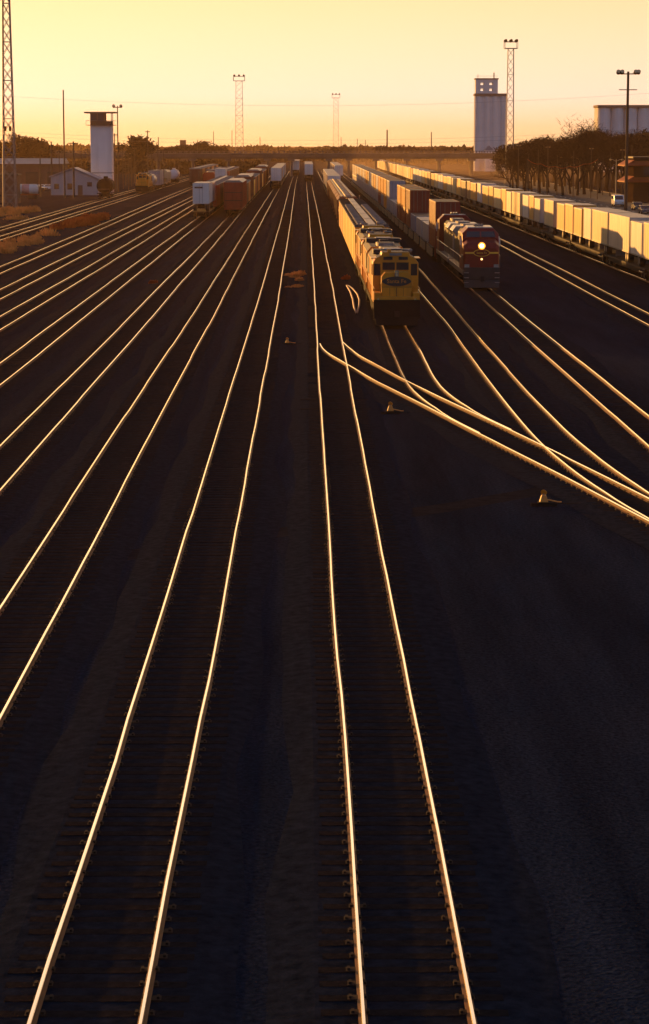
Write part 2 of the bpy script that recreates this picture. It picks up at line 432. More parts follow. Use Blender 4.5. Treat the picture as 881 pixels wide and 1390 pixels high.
def wl(pts):
    return sorted([(p.y, p.x) for p in (at(x, y) for x, y in pts)])
D_left = wl([(434.5, 466), (440, 476), (469.5, 495.6), (508, 513.8), (537.6, 532), (569.4, 549), (599, 563.7), (640, 580), (681, 602), (732.5, 631.7), (787, 658), (839.7, 682), (881, 704)])
D_right = wl([(466, 463.8), (481, 477.5), (494.5, 488.8), (517, 502.4), (553.5, 517), (580.7, 530.8), (608, 544.4), (639.8, 559), (680, 578), (734.8, 604), (775.8, 621.5), (835, 650), (881, 674)])
R1_left = wl([(521.3, 445.7), (530.8, 469.5), (541, 492.2), (545.6, 508), (550.6, 516), (558, 529.7), (571.7, 542), (594.4, 559)])
R1_right = wl([(554.6, 448), (567, 468.4), (578.5, 488.8), (585.3, 508), (592, 519.5), (603.5, 533), (621.6, 546.7), (639.8, 557)])
R2_left = wl([(569, 394), (611, 443.8), (651, 500), (680, 537), (705, 569), (732.5, 599.8), (748.4, 617), (775.8, 642), (805.5, 662), (839.7, 680.5)])
R2_right = wl([(569, 363.7), (605.5, 405.6), (643.8, 451), (688.3, 500), (709.7, 524.5), (750.7, 566.7), (785, 598.6), (798.6, 614.6), (821.5, 631.7), (848.8, 650), (879, 669)])
def smooth(pts, win, step=1.5):
    d = hermite(pts, step); out = []
    for i, (y, x) in enumerate(d):
        k = min(win, i, len(d)-1-i); seg = d[i-k:i+k+1]
        out.append((sum(p[0] for p in seg)/len(seg), sum(p[1] for p in seg)/len(seg)))
    res = [out[0]]
    for p in out[1:]:
        if p[0] > res[-1][0]+0.6: res.append(p)
    return res
def extend_const(pts, X, y_max=1000):
    return pts+[(pts[-1][0]+35, X), (y_max, X)]
def extend_near(pts, dist=45):
    (y0, x0), (y1, x1) = pts[0], pts[1]; d = Vector((x0-x1, y0-y1)).normalized()
    return [(y0+d.y*dist, x0+d.x*dist)]+pts
def turnout(label, left, right, tie_pts, seed, name='ladder_track', ties=100, tie_len=1.0, lo=29.5, bed=True):
    root = thing(name, label, 'railway track', 'tracks of the yard')
    rail_mesh(hermite(left, 1.5), 0, seed).build('rail', root); rail_mesh(hermite(right, 1.5), 0, seed+50).build('rail', root)
    line = hermite(tie_pts)
    bd = MB(); k = bd.mi('ballast_bed')
    for i, (y, x) in enumerate(line):
        y0, x0 = line[max(0, i-1)]; y1, x1 = line[min(len(line)-1, i+1)]
        d = Vector((x1-x0, y1-y0)).normalized(); nx, ny = d.y, -d.x; zo = 0.0012*seed; j1, j2 = 0.25+0.5*NZ(Vector((y*0.13, seed*3.1, 0))), 0.25+0.5*NZ(Vector((y*0.13, seed*5.7, 9)))
        for w, z in ((-1.75-j1, 0.004+zo), (-1.4, 0.077+zo*.25), (1.4, 0.077+zo*.25), (1.75+j2, 0.004+zo)): bd.v.append((x+nx*w, y+ny*w, z))
    for i in range(len(line)-1):
        for q in range(3): bd.f.append((i*4+q, i*4+q+1, (i+1)*4+q+1, (i+1)*4+q)); bd.m.append(k)
    bd.build('ballast_bed', root)
    # sleepers spaced along the arc
    acc = 0; n = 0; rest = MB(); prev = line[0]
    for (y, x) in hermite(tie_pts, 0.3)[1:]:
        dl = math.hypot(y-prev[0], x-prev[1]); acc += dl
        ang = math.atan2(x-prev[1], y-prev[0]); prev = (y, x)
        if acc < 0.56 or y > 420: continue
        acc = 0
        if n < ties:
            t = bpy.data.objects.new('sleeper', TIE); COL.objects.link(t); t.parent = root
            t.location = (x, y, 0.086+rnd.uniform(-.006, .0)); t.rotation_euler = (0, 0, -ang); n += 1
        else:
            c, s = math.cos(-ang), math.sin(-ang); vs = []
            for px, py in ((-1.3, -.115), (1.3, -.115), (1.3, .115), (-1.3, .115)):
                for z in (0.0, 0.085): vs.append((x+c*px-s*py, y+s*px+c*py, z))
            rest.add(vs, [(1, 3, 5, 7), (0, 2, 3, 1), (2, 4, 5, 3), (4, 6, 7, 5), (6, 0, 1, 7)], 'tie_wood')
    if rest.v: tag(rest.build('sleepers', root), kind='stuff')
    return root
def mid(a, b, ys):
    def f(p, y):
        if y <= p[0][0]: return p[0][1]
        for i in range(len(p)-1):
            if p[i][0] <= y <= p[i+1][0]: return p[i][1]+(p[i+1][1]-p[i][1])*(y-p[i][0])/(p[i+1][0]-p[i][0])
        return p[-1][1]
    return [(y, 0.5*(f(a, y)+f(b, y))) for y in ys]
Dl, Dr = smooth(extend_near(D_left), 9), smooth(extend_near(D_right), 9)
def perp_mid(a, b):
    """centre line: for each point of a, halfway to the nearest point of b"""
    bb = hermite(b, 1.0); out = []
    for (y, x) in a:
        q = min(bb, key=lambda p: (p[0]-y)**2+(p[1]-x)**2)
        out.append(((y+q[0])/2, (x+q[1])/2))
    out.sort(); res = [out[0]]
    for p in out[1:]:
        if p[0] > res[-1][0]+1.0: res.append(p)
    return res
TD = turnout('ladder track sweeping from the middle track to the right edge, lower rail glowing orange', Dl, Dr, perp_mid(Dl, Dr), 14)
def merge(pts, rail, ln=7.0, gap=0.085):
    d = hermite(rail, 0.8); y0, x0 = pts[0]
    i = min(range(len(d)), key=lambda q: (d[q][0]-y0)**2+(d[q][1]-x0)**2); out = []; acc = 0
    while i > 1 and acc < ln:
        i -= 1; acc += math.hypot(d[i][0]-d[i+1][0], d[i][1]-d[i+1][1])
        t = Vector((d[i][1]-d[i-1][1], d[i][0]-d[i-1][0])).normalized(); n = Vector((-t.y, t.x))
        if n.y < 0: n = -n
        if acc > 0.8: out.append((d[i][0]+n.y*gap, d[i][1]+n.x*gap))
    out.sort(); out = [p for p in out[::2] if p[0] < y0-0.4]
    return out+pts
R1l = smooth(extend_const(merge(R1_left, Dl), X1-HG), 5); R1r = smooth(extend_const(merge(R1_right, Dr), X1+HG), 5)
turnout('short curved track from under the yellow locomotive into the ladder track', R1l, R1r, perp_mid(R1l, R1r), 15, name='railway_track')
R2l = smooth(extend_const(merge(R2_left, Dl), X2-HG), 6); R2r = smooth(extend_const(merge(R2_right, Dr), X2+HG), 6)
turnout('empty track between yellow and red locomotives, curving into the ladder track at right', R2l, R2r, perp_mid(R2l, R2r), 16, name='railway_track')

# switch rods and long timbers across the middle track at the ladder switch
for yy, c in ((545, 0), (558, 0)):
    p = at(448, yy, 0)
    x = lerp_line(ln_M, p.y)[0]
    mb = MB(); mb.box(x-1.7, x+1.5, p.y-0.11, p.y+0.11, 0.092, 0.108, 'tie_wood')
    mb.build('switch_rod', trk_M, bevel=0.01)

# ------------------------------------------------------------------ rolling stock parts
def bogie(parent, y, n=2, spacing=1.8, material='bogie_steel', r=0.46, name='bogie'):
    mb = MB()
    for s in (-1, 1):
        mb.extrude([(s*1.02-0.06, 0.42), (s*1.02+0.06, 0.42), (s*1.02+0.06, 0.74), (s*1.02-0.06, 0.74)], y-spacing*(n-1)/2-0.35, y+spacing*(n-1)/2+0.35, material)
        mb.box(s*1.02-0.09, s*1.02+0.09, y-0.35, y+0.35, 0.28, 0.86, material)
        for i in range(n):
            yy = y+(i-(n-1)/2)*spacing
            mb.box(s*1.12-0.07, s*1.12+0.07, yy-0.17, yy+0.17, 0.3, 0.62, material)
    mb.box(-1.0, 1.0, y-0.25, y+0.25, 0.5, 0.85, material)
    o = mb.build(name, parent)
    for i in range(n):
        yy = y+(i-(n-1)/2)*spacing
        w = MB()
        for s in (-1, 1):
            w.cyl((s*0.76, yy, r), (1, 0, 0), r, 0.13, 'bogie_steel', 18); w.cyl((s*0.70, yy, r), (1, 0, 0), r+0.03, 0.03, 'rail_side', 18)
        w.cyl((0, yy, r), (1, 0, 0), 0.09, 1.5, 'bogie_steel', 8)
        w.build('wheelset', o)
    return o
def coupler(parent, y0, y1):
    mb = MB(); mb.box(-0.09, 0.09, min(y0, y1), max(y0, y1), 0.76, 0.98, 'bogie_steel')
    e = y0 if abs(y0) > abs(y1) or y0 < 0 else y1
    mb.box(-0.16, 0.16, y0-0.12, y0+0.12, 0.68, 1.05, 'bogie_steel')
    mb.build('coupler', parent, bevel=0.02)

# ---- yellow hood locomotive, front at y=0 facing -y
def make_yellow_loco(lead=True, Lg=18.2):
    root = thing('diesel_locomotive', '', 'locomotive')
    f = MB()
    f.box(-1.5, 1.5, 0.35, Lg-0.35, 1.1, 1.45, 'black_steel')
    f.build('frame', root, bevel=0.03)
    p = MB()
    pf_ = p
    for y0, s in ((Lg-0.1, -1), (0.1, 1)):
        p = MB() if s < 0 else pf_
        a, b = sorted((y0, y0+0.25*s))
        p.box(-1.5, 1.5, a, b, 0.55, 1.75, 'black_steel')
        a, b = sorted((y0+0.3*s, y0+0.9*s))
        for sx in (-1, 1):
            for i in range(3):
                xa, xb = sorted((sx*1.5, sx*1.1)); p.box(xa, xb, a, b, 0.42+0.33*i, 0.46+0.33*i, 'black_steel')
        if s < 0: p.build('end_plate', root, bevel=0.02)
        # plough
    p.loft([[(-1.35, -0.1, 0.12), (1.35, -0.1, 0.12), (1.35, 0.35, 0.12), (-1.35, 0.35, 0.12)], [(-1.4, 0.12, 0.7), (1.4, 0.12, 0.7), (1.4, 0.35, 0.7), (-1.4, 0.35, 0.7)]], 'black_steel')
    p.build('pilot', root, bevel=0.02)
    t = MB(); t.extrude([(-1.2, 0.35), (1.2, 0.35), (1.4, 0.6), (1.4, 1.1), (-1.4, 1.1), (-1.4, 0.6)], Lg/2-2.2, Lg/2+2.2, 'black_steel'); t.build('fuel_tank', root, bevel=0.05)
    bogie(root, 3.4, 2, 2.75, 'black_steel', 0.5); bogie(root, Lg-3.4, 2, 2.75, 'black_steel', 0.5)
    coupler(root, -0.3, 0.6)
    # short hood
    n = MB(); n.extrude([(-0.98, 1.45), (0.98, 1.45), (0.98, 3.2), (0.75, 3.5), (-0.75, 3.5), (-0.98, 3.2)], 0.75, 2.6, 'loco_yellow')
    n.box(-0.02, 0.02, 0.735, 0.75, 1.5, 2.5, 'roof_dark'); n.box(-0.45, -0.43, 0.737, 0.75, 1.5, 2.5, 'roof_dark'); n.box(0.43, 0.45, 0.737, 0.75, 1.5, 2.5, 'roof_dark')
    for z in (2.55,): n.box(-0.98, 0.98, 0.738, 0.75, z-0.012, z+0.012, 'roof_dark')
    nose = n.build('nose', root, bevel=0.06)
    lw = MB(); lw.box(-1.48, 1.48, 0.36, 0.75, 1.45, 1.95, 'loco_yellow'); lw.box(-1.46, -1.02, 0.4, 2.5, 1.45, 2.2, 'loco_yellow'); lw.box(1.02, 1.46, 0.4, 2.5, 1.45, 2.2, 'loco_yellow')
    lw.build('front_skirt', root, bevel=0.04)
    if lead:
        e = MB(); k = 28
        prof = []
        for i in range(k):
            a = 2*math.pi*i/k; c, s = math.cos(a), math.sin(a)
            rx = 0.95*abs(c)**0.85*(1 if c >= 0 else -1); prof.append((rx, 2.92+0.31*s*(0.55+0.45*abs(s))))
        e.extrude(prof, 0.70, 0.732, 'loco_blue'); em = e.build('emblem', nose)
        text_part('Santa Fe', 0.36, em, (0, 0.695, 2.92), (math.pi/2, 0, 0), 'loco_yellow', 'lettering', 0.004, 1.05)
        hl = MB(); hl.box(-0.12, 0.12, 0.62, 0.745, 3.22, 3.62, 'galv_steel'); hl.cyl((0, 0.6, 3.33), (0, 1, 0), 0.08, 0.06, 'lamp_glass'); hl.cyl((0, 0.6, 3.5), (0, 1, 0), 0.08, 0.06, 'lamp_glass')
        hl.build('nose_light', root, bevel=0.02)
    # cab
    cb = MB(); cb.extrude([(-1.5, 1.45), (1.5, 1.45), (1.5, 4.02), (1.25, 4.35), (0.95, 4.5), (0.9, 4.72), (-0.9, 4.72), (-0.95, 4.5), (-1.25, 4.35), (-1.5, 4.02)], 2.6, 5.1, 'loco_yellow', 'roof_dark')
    cab = cb.build('cab', root, bevel=0.05)
    wn = MB()
    wn.box(-0.86, -0.05, 2.57, 2.6, 3.56, 4.05, 'glass_dark'); wn.box(0.05, 0.86, 2.57, 2.6, 3.56, 4.05, 'glass_dark'); wn.build('windshield', cab)
    for s in (-1, 1):
        w = MB(); a, b = sorted((s*1.0, s*1.42)); w.box(a, b, 2.57, 2.6, 3.2, 3.96, 'glass_dark'); w.build('window', cab)
        w = MB(); a, b = sorted((s*1.5, s*1.525)); w.box(a, b, 3.0, 4.5, 3.2, 3.9, 'glass_dark'); w.build('window', cab)
        nb_ = MB(); a, b = sorted((s*0.2, s*0.8)); nb_.box(a, b, 2.52, 2.6, 4.22, 4.42, 'roof_dark'); nb_.build('number_board', cab)
        gr = MB(); gr.tube([(s*1.02, 0.42, 1.5), (s*1.02, 0.42, 2.75), (s*1.02, 0.5, 2.85)], 0.025, 'loco_yellow', 6); gr.build('grab_rail', root)
        gr = MB(); gr.tube([(s*1.47, 0.2, 0.7), (s*1.47, 0.2, 2.45), (s*1.47, 0.6, 2.5), (s*1.47, 2.5, 2.5)], 0.025, 'loco_yellow', 6); gr.build('handrail', root)
        mk = MB(); mk.sphere((s*1.2, 0.32, 1.78), 0.07, 'lamp_glass', 8, 5); mk.build('step_light', root)
        sl = MB(); sl.box(min(s*1.3, s*1.62), max(s*1.3, s*1.62), 2.55, 4.8, 4.3, 4.34, 'loco_yellow'); sl.build('sun_visor', cab)
    rf = MB(); rf.box(-0.55, -0.3, 2.55, 2.75, 4.72, 4.92, 'stand_yellow'); rf.tube([(-0.9, 3.2, 4.85), (-0.35, 3.0, 4.85)], 0.06, 'roof_alu', 8); rf.tube([(0.5, 3.2, 4.82), (0.95, 3.0, 4.82)], 0.07, 'roof_alu', 8); rf.sphere((0.98, 2.95, 4.82), 0.13, 'roof_alu', 8, 5)
    rf.box(-0.4, 0.4, 2.52, 2.7, 4.5, 4.66, 'galv_steel')
    rf.build('horn', cab)
    # long hood
    hd = MB(); hy0, hy1 = 5.25, Lg-0.9
    hd.extrude([(-1.42, 1.45), (1.42, 1.45), (1.42, 3.95), (1.12, 4.3), (-1.12, 4.3), (-1.42, 3.95)], hy0, hy1, 'loco_yellow', 'roof_dark')
    y = hy0+0.4
    while y < hy1-0.3:
        for s in (-1, 1):
            a, b = sorted((s*1.42, s*1.425)); hd.box(a, b, y, y+0.06, 1.5, 3.9, 'loco_yellow')
            a, b = sorted((s*1.42, s*1.422)); hd.box(a, b, y+0.1, y+0.14, 1.6, 3.8, 'roof_dark')
        y += 0.75
    for s in (-1, 1):
        a, b = sorted((s*1.42, s*1.47)); hd.box(a, b, hy1-3.6, hy1-0.6, 2.7, 3.8, 'roof_dark')
    hood = hd.build('hood', root, bevel=0.03)
    for i, yy in enumerate((hy1-1.5, hy1-3.2)):
        fn = MB(); fn.cyl((0, yy, 4.4), (0, 0, 1), 0.68, 0.22, 'roof_alu', 20); fn.cyl((0, yy, 4.515), (0, 0, 1), 0.58, 0.02, 'roof_dark', 20); fn.build('fan', hood)
    dy = MB(); dy.box(-1.3, 1.3, hy0+3.2, hy0+5.2, 4.3, 4.62, 'roof_dark'); dy.box(-0.6, 0.6, hy0+3.4, hy0+5.0, 4.62, 4.68, 'roof_alu'); dy.build('brake_blister', hood, bevel=0.05)
    ex = MB(); ex.box(-0.35, 0.35, hy0+6.3, hy0+6.9, 4.3, 4.62, 'roof_dark'); ex.box(-0.5, 0.5, hy0+0.6, hy0+2.4, 4.3, 4.42, 'roof_alu'); ex.build('exhaust_stack', hood, bevel=0.03)
    for s in (-1, 1):
        rl = MB(); rl.tube([(s*1.5, hy0, 2.4), (s*1.5, hy1, 2.4)], 0.02, 'loco_yellow', 5)
        yy = hy0
        while yy < hy1: rl.tube([(s*1.5, yy, 1.45), (s*1.5, yy, 2.4)], 0.018, 'loco_yellow', 5); yy += 1.9
        rl.build('handrail', root)
    return root

# ---- red and silver wide-nose locomotive
def make_red_loco(lit=True, Lg=19.5):
    root = thing('diesel_locomotive', '', 'locomotive')
    f = MB(); f.box(-1.5, 1.5, 0.5, Lg-0.3, 1.1, 1.5, 'loco_silver'); f.build('frame', root, bevel=0.03)
    p = MB(); p.box(-1.48, 1.48, 0.12, 0.5, 0.75, 1.75, 'roof_dark')
    p.loft([[(-1.4, -0.1, 0.12), (1.4, -0.1, 0.12), (1.4, 0.4, 0.12), (-1.4, 0.4, 0.12)], [(-1.45, 0.12, 0.75), (1.45, 0.12, 0.75), (1.45, 0.45, 0.75), (-1.45, 0.45, 0.75)]], 'roof_dark')
    for s in (-1, 1):
        for i in range(3):
            a, b = sorted((s*1.05, s*1.46)); p.box(a, b, 0.04, 0.12, 0.5+0.4*i, 0.56+0.4*i, 'loco_silver')
    p.build('pilot', root, bevel=0.03)
    coupler(root, -0.35, 0.5)
    bogie(root, 3.4, 3 if Lg > 19 else 2, 1.7, 'bogie_steel', 0.5); bogie(root, Lg-3.4, 3 if Lg > 19 else 2, 1.7, 'bogie_steel', 0.5)
    t = MB(); t.extrude([(-1.2, 0.35), (1.2, 0.35), (1.4, 0.6), (1.4, 1.1), (-1.4, 1.1), (-1.4, 0.6)], Lg/2-2.4, Lg/2+2.4, 'black_steel'); t.build('fuel_tank', root, bevel=0.05)
    # nose: lofted, leaning back
    def ring(y, hw, z0, z1, c=0.3): return [(-hw, y, z0), (hw, y, z0), (hw, y, z1-c), (hw-c, y, z1), (-hw+c, y, z1), (-hw, y, z1-c)]
    n = MB(); n.loft([ring(0.45, 1.38, 1.5, 3.3, 0.25), ring(0.75, 1.46, 1.5, 3.75, 0.3), ring(1.9, 1.5, 1.5, 4.1, 0.35)], 'loco_red')
    nose = n.build('nose', root, bevel=0.05)
    bd = MB(); k = 24
    bd.box(-1.36, -0.55, 0.405, 0.447, 2.86, 3.0, 'boxcar_yellow'); bd.box(0.55, 1.36, 0.405, 0.447, 2.86, 3.0, 'boxcar_yellow')
    outer = [(0.68*math.cos(2*math.pi*i/k), 2.93+0.3*math.sin(2*math.pi*i/k)) for i in range(k)]
    bd.extrude(outer, 0.41, 0.447, 'boxcar_yellow')
    bd.extrude([(x*0.9, 2.93+(z-2.93)*0.82) for x, z in outer], 0.395, 0.412, 'loco_red')
    band = bd.build('nose_band', nose)
    text_part('Santa Fe', 0.25, band, (0, 0.392, 2.93), (math.pi/2, 0, 0), 'boxcar_yellow', 'lettering', 0.004)
    # cab
    c = MB(); c.loft([ring(1.7, 1.5, 1.5, 4.15, 0.3), ring(2.2, 1.5, 1.5, 4.88, 0.45), ring(5.2, 1.5, 1.5, 4.95, 0.45)], 'loco_red')
    cab = c.build('cab', root, bevel=0.04)
    rf = MB(); rf.loft([[(-1.06, 2.25, 4.89), (1.06, 2.25, 4.89), (1.0, 2.3, 4.96), (-1.0, 2.3, 4.96)], [(-1.06, 5.15, 4.952), (1.06, 5.15, 4.952), (1.0, 5.1, 5.02), (-1.0, 5.1, 5.02)]], 'loco_silver'); rf.build('cab_roof', cab)
    def lean(z): return 1.7+(z-4.15)*0.5/0.73
    w = MB()
    for xa, xb in ((-1.2, -0.06), (0.06, 1.2)):
        z0, z1 = 4.17, 4.62
        w.add([(xa, lean(z0)-0.03, z0), (xb, lean(z0)-0.03, z0), (xb*0.93, lean(z1)-0.03, z1), (xa*0.93, lean(z1)-0.03, z1), (xa, lean(z0)+0.03, z0), (xb, lean(z0)+0.03, z0), (xb*0.93, lean(z1)+0.03, z1), (xa*0.93, lean(z1)+0.03, z1)], [(0, 1, 2, 3), (7, 6, 5, 4), (0, 4, 5, 1), (1, 5, 6, 2), (2, 6, 7, 3), (3, 7, 4, 0)], 'glass_dark')
    w.build('windshield', cab)
    for s in (-1, 1):
        w = MB(); a, b = sorted((s*1.5, s*1.53)); w.box(a, b, 2.7, 4.6, 3.5, 4.2, 'glass_dark'); w.build('window', cab)
        w = MB(); w.tube([(s*1.56, 2.3, 3.3), (s*1.56, 2.3, 4.2)], 0.04, 'white_paint', 6); w.box(min(s*1.5, s*1.66), max(s*1.5, s*1.66), 2.2, 2.3, 3.5, 4.0, 'white_paint'); w.build('mirror', cab)
        w = MB(); w.box(min(s*1.0, s*1.4), max(s*1.0, s*1.4), 0.42, 0.46, 1.6, 2.0, 'loco_silver'); w.build('corner_plate', nose)
        w = MB(); w.tube([(s*1.53, 1.0, 1.1), (s*1.53, 1.0, 2.7), (s*1.53, 1.7, 2.75)], 0.03, 'loco_silver', 6); w.tube([(s*1.53, 2.3, 2.5), (s*1.53, 5.0, 2.5)], 0.03, 'loco_silver', 6); w.build('handrail', root)
    hl = MB(); hl.cyl((0, 0.6, 3.5), (0, 1, 0), 0.34, 0.34, 'roof_dark', 20)
    head = hl.build('headlight', root, bevel=0.02)
    ln = MB(); ln.cyl((0, 0.405, 3.5), (0, 1, 0), 0.17, 0.04, 'lamp_lit' if lit else 'lamp_glass', 20); ln.cyl((0, 0.425, 3.5), (0, 1, 0), 0.3, 0.03, 'lamp_halo' if lit else 'roof_dark', 24); ln.build('lens', head)  # lens disc, plus a glowing ring modelled as its halo when lit
    dl = MB(); dl.cyl((0, 0.42, 2.42), (0, 1, 0), 0.085, 0.06, 'lamp_dim' if lit else 'lamp_glass', 12); dl.build('ditch_light', root)
    # hood and roof gear
    h = MB(); h.extrude([(-1.05, 1.5), (1.05, 1.5), (1.05, 4.2), (0.8, 4.5), (-0.8, 4.5), (-1.05, 4.2)], 5.25, Lg-0.8, 'loco_silver', 'roof_dark')
    y = 5.6
    while y < Lg-1.2:
        for s in (-1, 1): a, b = sorted((s*1.05, s*1.08)); h.box(a, b, y, y+0.06, 1.6, 4.1, 'roof_dark')
        y += 0.9
    hood = h.build('hood', root, bevel=0.03)
    rd = MB(); rd.loft([[(-1.05, Lg-5, 3.6), (1.05, Lg-5, 3.6), (1.5, Lg-5, 4.2), (1.2, Lg-5, 4.6), (-1.2, Lg-5, 4.6), (-1.5, Lg-5, 4.2)], [(-1.05, Lg-1, 3.6), (1.05, Lg-1, 3.6), (1.5, Lg-1, 4.2), (1.2, Lg-1, 4.6), (-1.2, Lg-1, 4.6), (-1.5, Lg-1, 4.2)]], 'loco_silver'); rd.build('radiator', hood, bevel=0.04)
    for yy in (7.5, 9.4, Lg-2.1, Lg-3.9):
        fn = MB(); fn.cyl((0, yy, 4.62), (0, 0, 1), 0.6, 0.24, 'roof_alu', 18); fn.build('fan', hood)
    for s in (-1, 1):
        r_ = MB(); yy = 5.4
        r_.tube([(s*1.47, 5.4, 2.5), (s*1.47, Lg-0.8, 2.5)], 0.025, 'loco_silver', 5)
        while yy < Lg-0.8: r_.tube([(s*1.47, yy, 1.5), (s*1.47, yy, 2.5)], 0.025, 'loco_silver', 5); yy += 1.8
        r_.build('handrail', root)
    hn = MB()
    for dx in (-0.25, 0, 0.25): hn.tube([(dx, 4.4, 5.1), (dx, 3.6, 5.1)], 0.05, 'roof_alu', 6, 0.11)
    hn.box(-0.4, 0.4, 4.2, 4.5, 5.0, 5.08, 'roof_dark'); hn.build('horn', cab)
    return root

# ---- box cars, racks, hoppers, tanks; length centred on y=0
def make_boxcar(body, roof, Lg=15.4, z0=1.1, z1=4.35, hw=1.5, ribs=1.5, door=True, end_col=None, rd=0.02):
    root = thing('box_wagon', '', 'freight wagon')
    b = MB(); h = Lg/2
    b.extrude([(-hw, z0), (hw, z0), (hw, z1), (-hw, z1)], -h, h, body)
    y = -h+0.4
    while y < h-0.2:
        for s in (-1, 1): a, c = sorted((s*hw, s*(hw+rd))); b.box(a, c, y, y+0.09, z0+0.05, z1-0.08, body)
        y += ribs
    for i in range(4):
        z = z0+0.4+i*(z1-z0-0.7)/3
        for s in (-1, 1): a, c = sorted((s*h, s*(h+0.07))); b.box(-hw+0.2, hw-0.2, a, c, z, z+0.16, end_col or body)
    bo = b.build('body', root, bevel=0.02)
    r = MB(); r.extrude([(-hw-0.06, z1), (hw+0.06, z1), (hw+0.06, z1+0.06), (0.5, z1+0.2), (-0.5, z1+0.2), (-hw-0.06, z1+0.06)], -h-0.05, h+0.05, roof)
    y = -h+0.3
    while y < h: r.box(-hw, hw, y, y+0.07, z1+0.06, z1+0.235, roof); y += 1.25
    r.box(-0.35, 0.35, -h, h, z1+0.235, z1+0.27, 'roof_alu')
    if body == 'boxcar_yellow':
        for yy in (-6.4, -2.2, 2.2, 6.4):
            for sx in (-0.95, 0.95): r.box(sx-0.35, sx+0.35, yy-0.5, yy+0.5, z1+0.08, z1+0.36, 'roof_alu'); r.tube([(sx-0.3, yy, z1+0.4), (sx+0.3, yy, z1+0.4)], 0.04, 'galv_steel', 5)
    r.build('roof', root)
    if door:
        for s in (-1, 1):
            d = MB(); a, c = sorted((s*(hw+rd+.002), s*(hw+rd+0.02))); d.box(a, c, -1.6, 1.6, z0+0.1, z1-0.15, body)
            for q in range(5): a2, c2 = sorted((s*(hw+rd+0.02), s*(hw+rd+0.03))); d.box(a2, c2, -1.5, 1.5, z0+0.4+q*0.6, z0+0.45+q*0.6, body)
            d.build('door', root)
    u = MB(); u.box(-0.3, 0.3, -h-0.4, h+0.4, 0.75, z0, 'black_steel'); u.box(-hw+0.1, hw-0.1, -h+0.02, h-0.02, z0-0.15, z0-0.002, 'black_steel'); u.build('underframe', root)
    bogie(root, -h+2.0); bogie(root, h-2.0)
    la = MB()
    for s in (-1, 1):
        for dx in (0.0, 0.4): la.tube([(s*(hw-0.1)-s*dx, -h-0.1, z0), (s*(hw-0.1)-s*dx, -h-0.1, z1-0.4)], 0.02, 'galv_steel', 4)
        z = z0+0.2
        while z < z1-0.5: la.tube([(s*(hw-0.1), -h-0.1, z), (s*(hw-0.5), -h-0.1, z)], 0.02, 'galv_steel', 4); z += 0.4
    la.build('ladder', root)
    return root
def make_rack(body, Lg=27.0):
    root = thing('car_rack_wagon', '', 'freight wagon')
    h = Lg/2; hw = 1.52; z0, z1 = 1.25, 5.4
    b = MB(); b.box(-hw, hw, -h+0.3, h-0.3, z0, z1, body)
    y = -h+0.35
    while y < h-0.4:
        for s in (-1, 1): a, c = sorted((s*hw, s*(hw+0.05))); b.box(a, c, y, y+0.1, z0, z1, body)
        y += 1.5
    b.build('body', root, bevel=0.02)
    r = MB(); r.extrude([(-hw-0.05, z1), (hw+0.05, z1), (1.0, z1+0.35), (-1.0, z1+0.35)], -h+0.25, h-0.25, 'roof_alu'); r.build('roof', root)
    d = MB()
    for s in (-1, 1):
        for xx in (-1.4, -0.75, 0.05, 0.7):
            a, c = sorted((s*(h-0.3), s*(h-0.22))); d.box(xx, xx+0.62, a, c, z0+0.1, z1-0.1, body)
        for zz in (2.4, 3.7):
            a, c = sorted((s*(h-0.22), s*(h-0.19))); d.box(-1.4, 1.4, a, c, zz, zz+0.08, 'roof_dark')
    d.build('end_door', root, bevel=0.015)
    f = MB(); f.box(-1.45, 1.45, -h, h, 0.95, z0-0.002, body); f.box(-0.3, 0.3, -h-0.5, h+0.5, 0.72, 0.95, 'black_steel'); f.build('frame', root)
    bogie(root, -h+2.4); bogie(root, h-2.4)
    return root
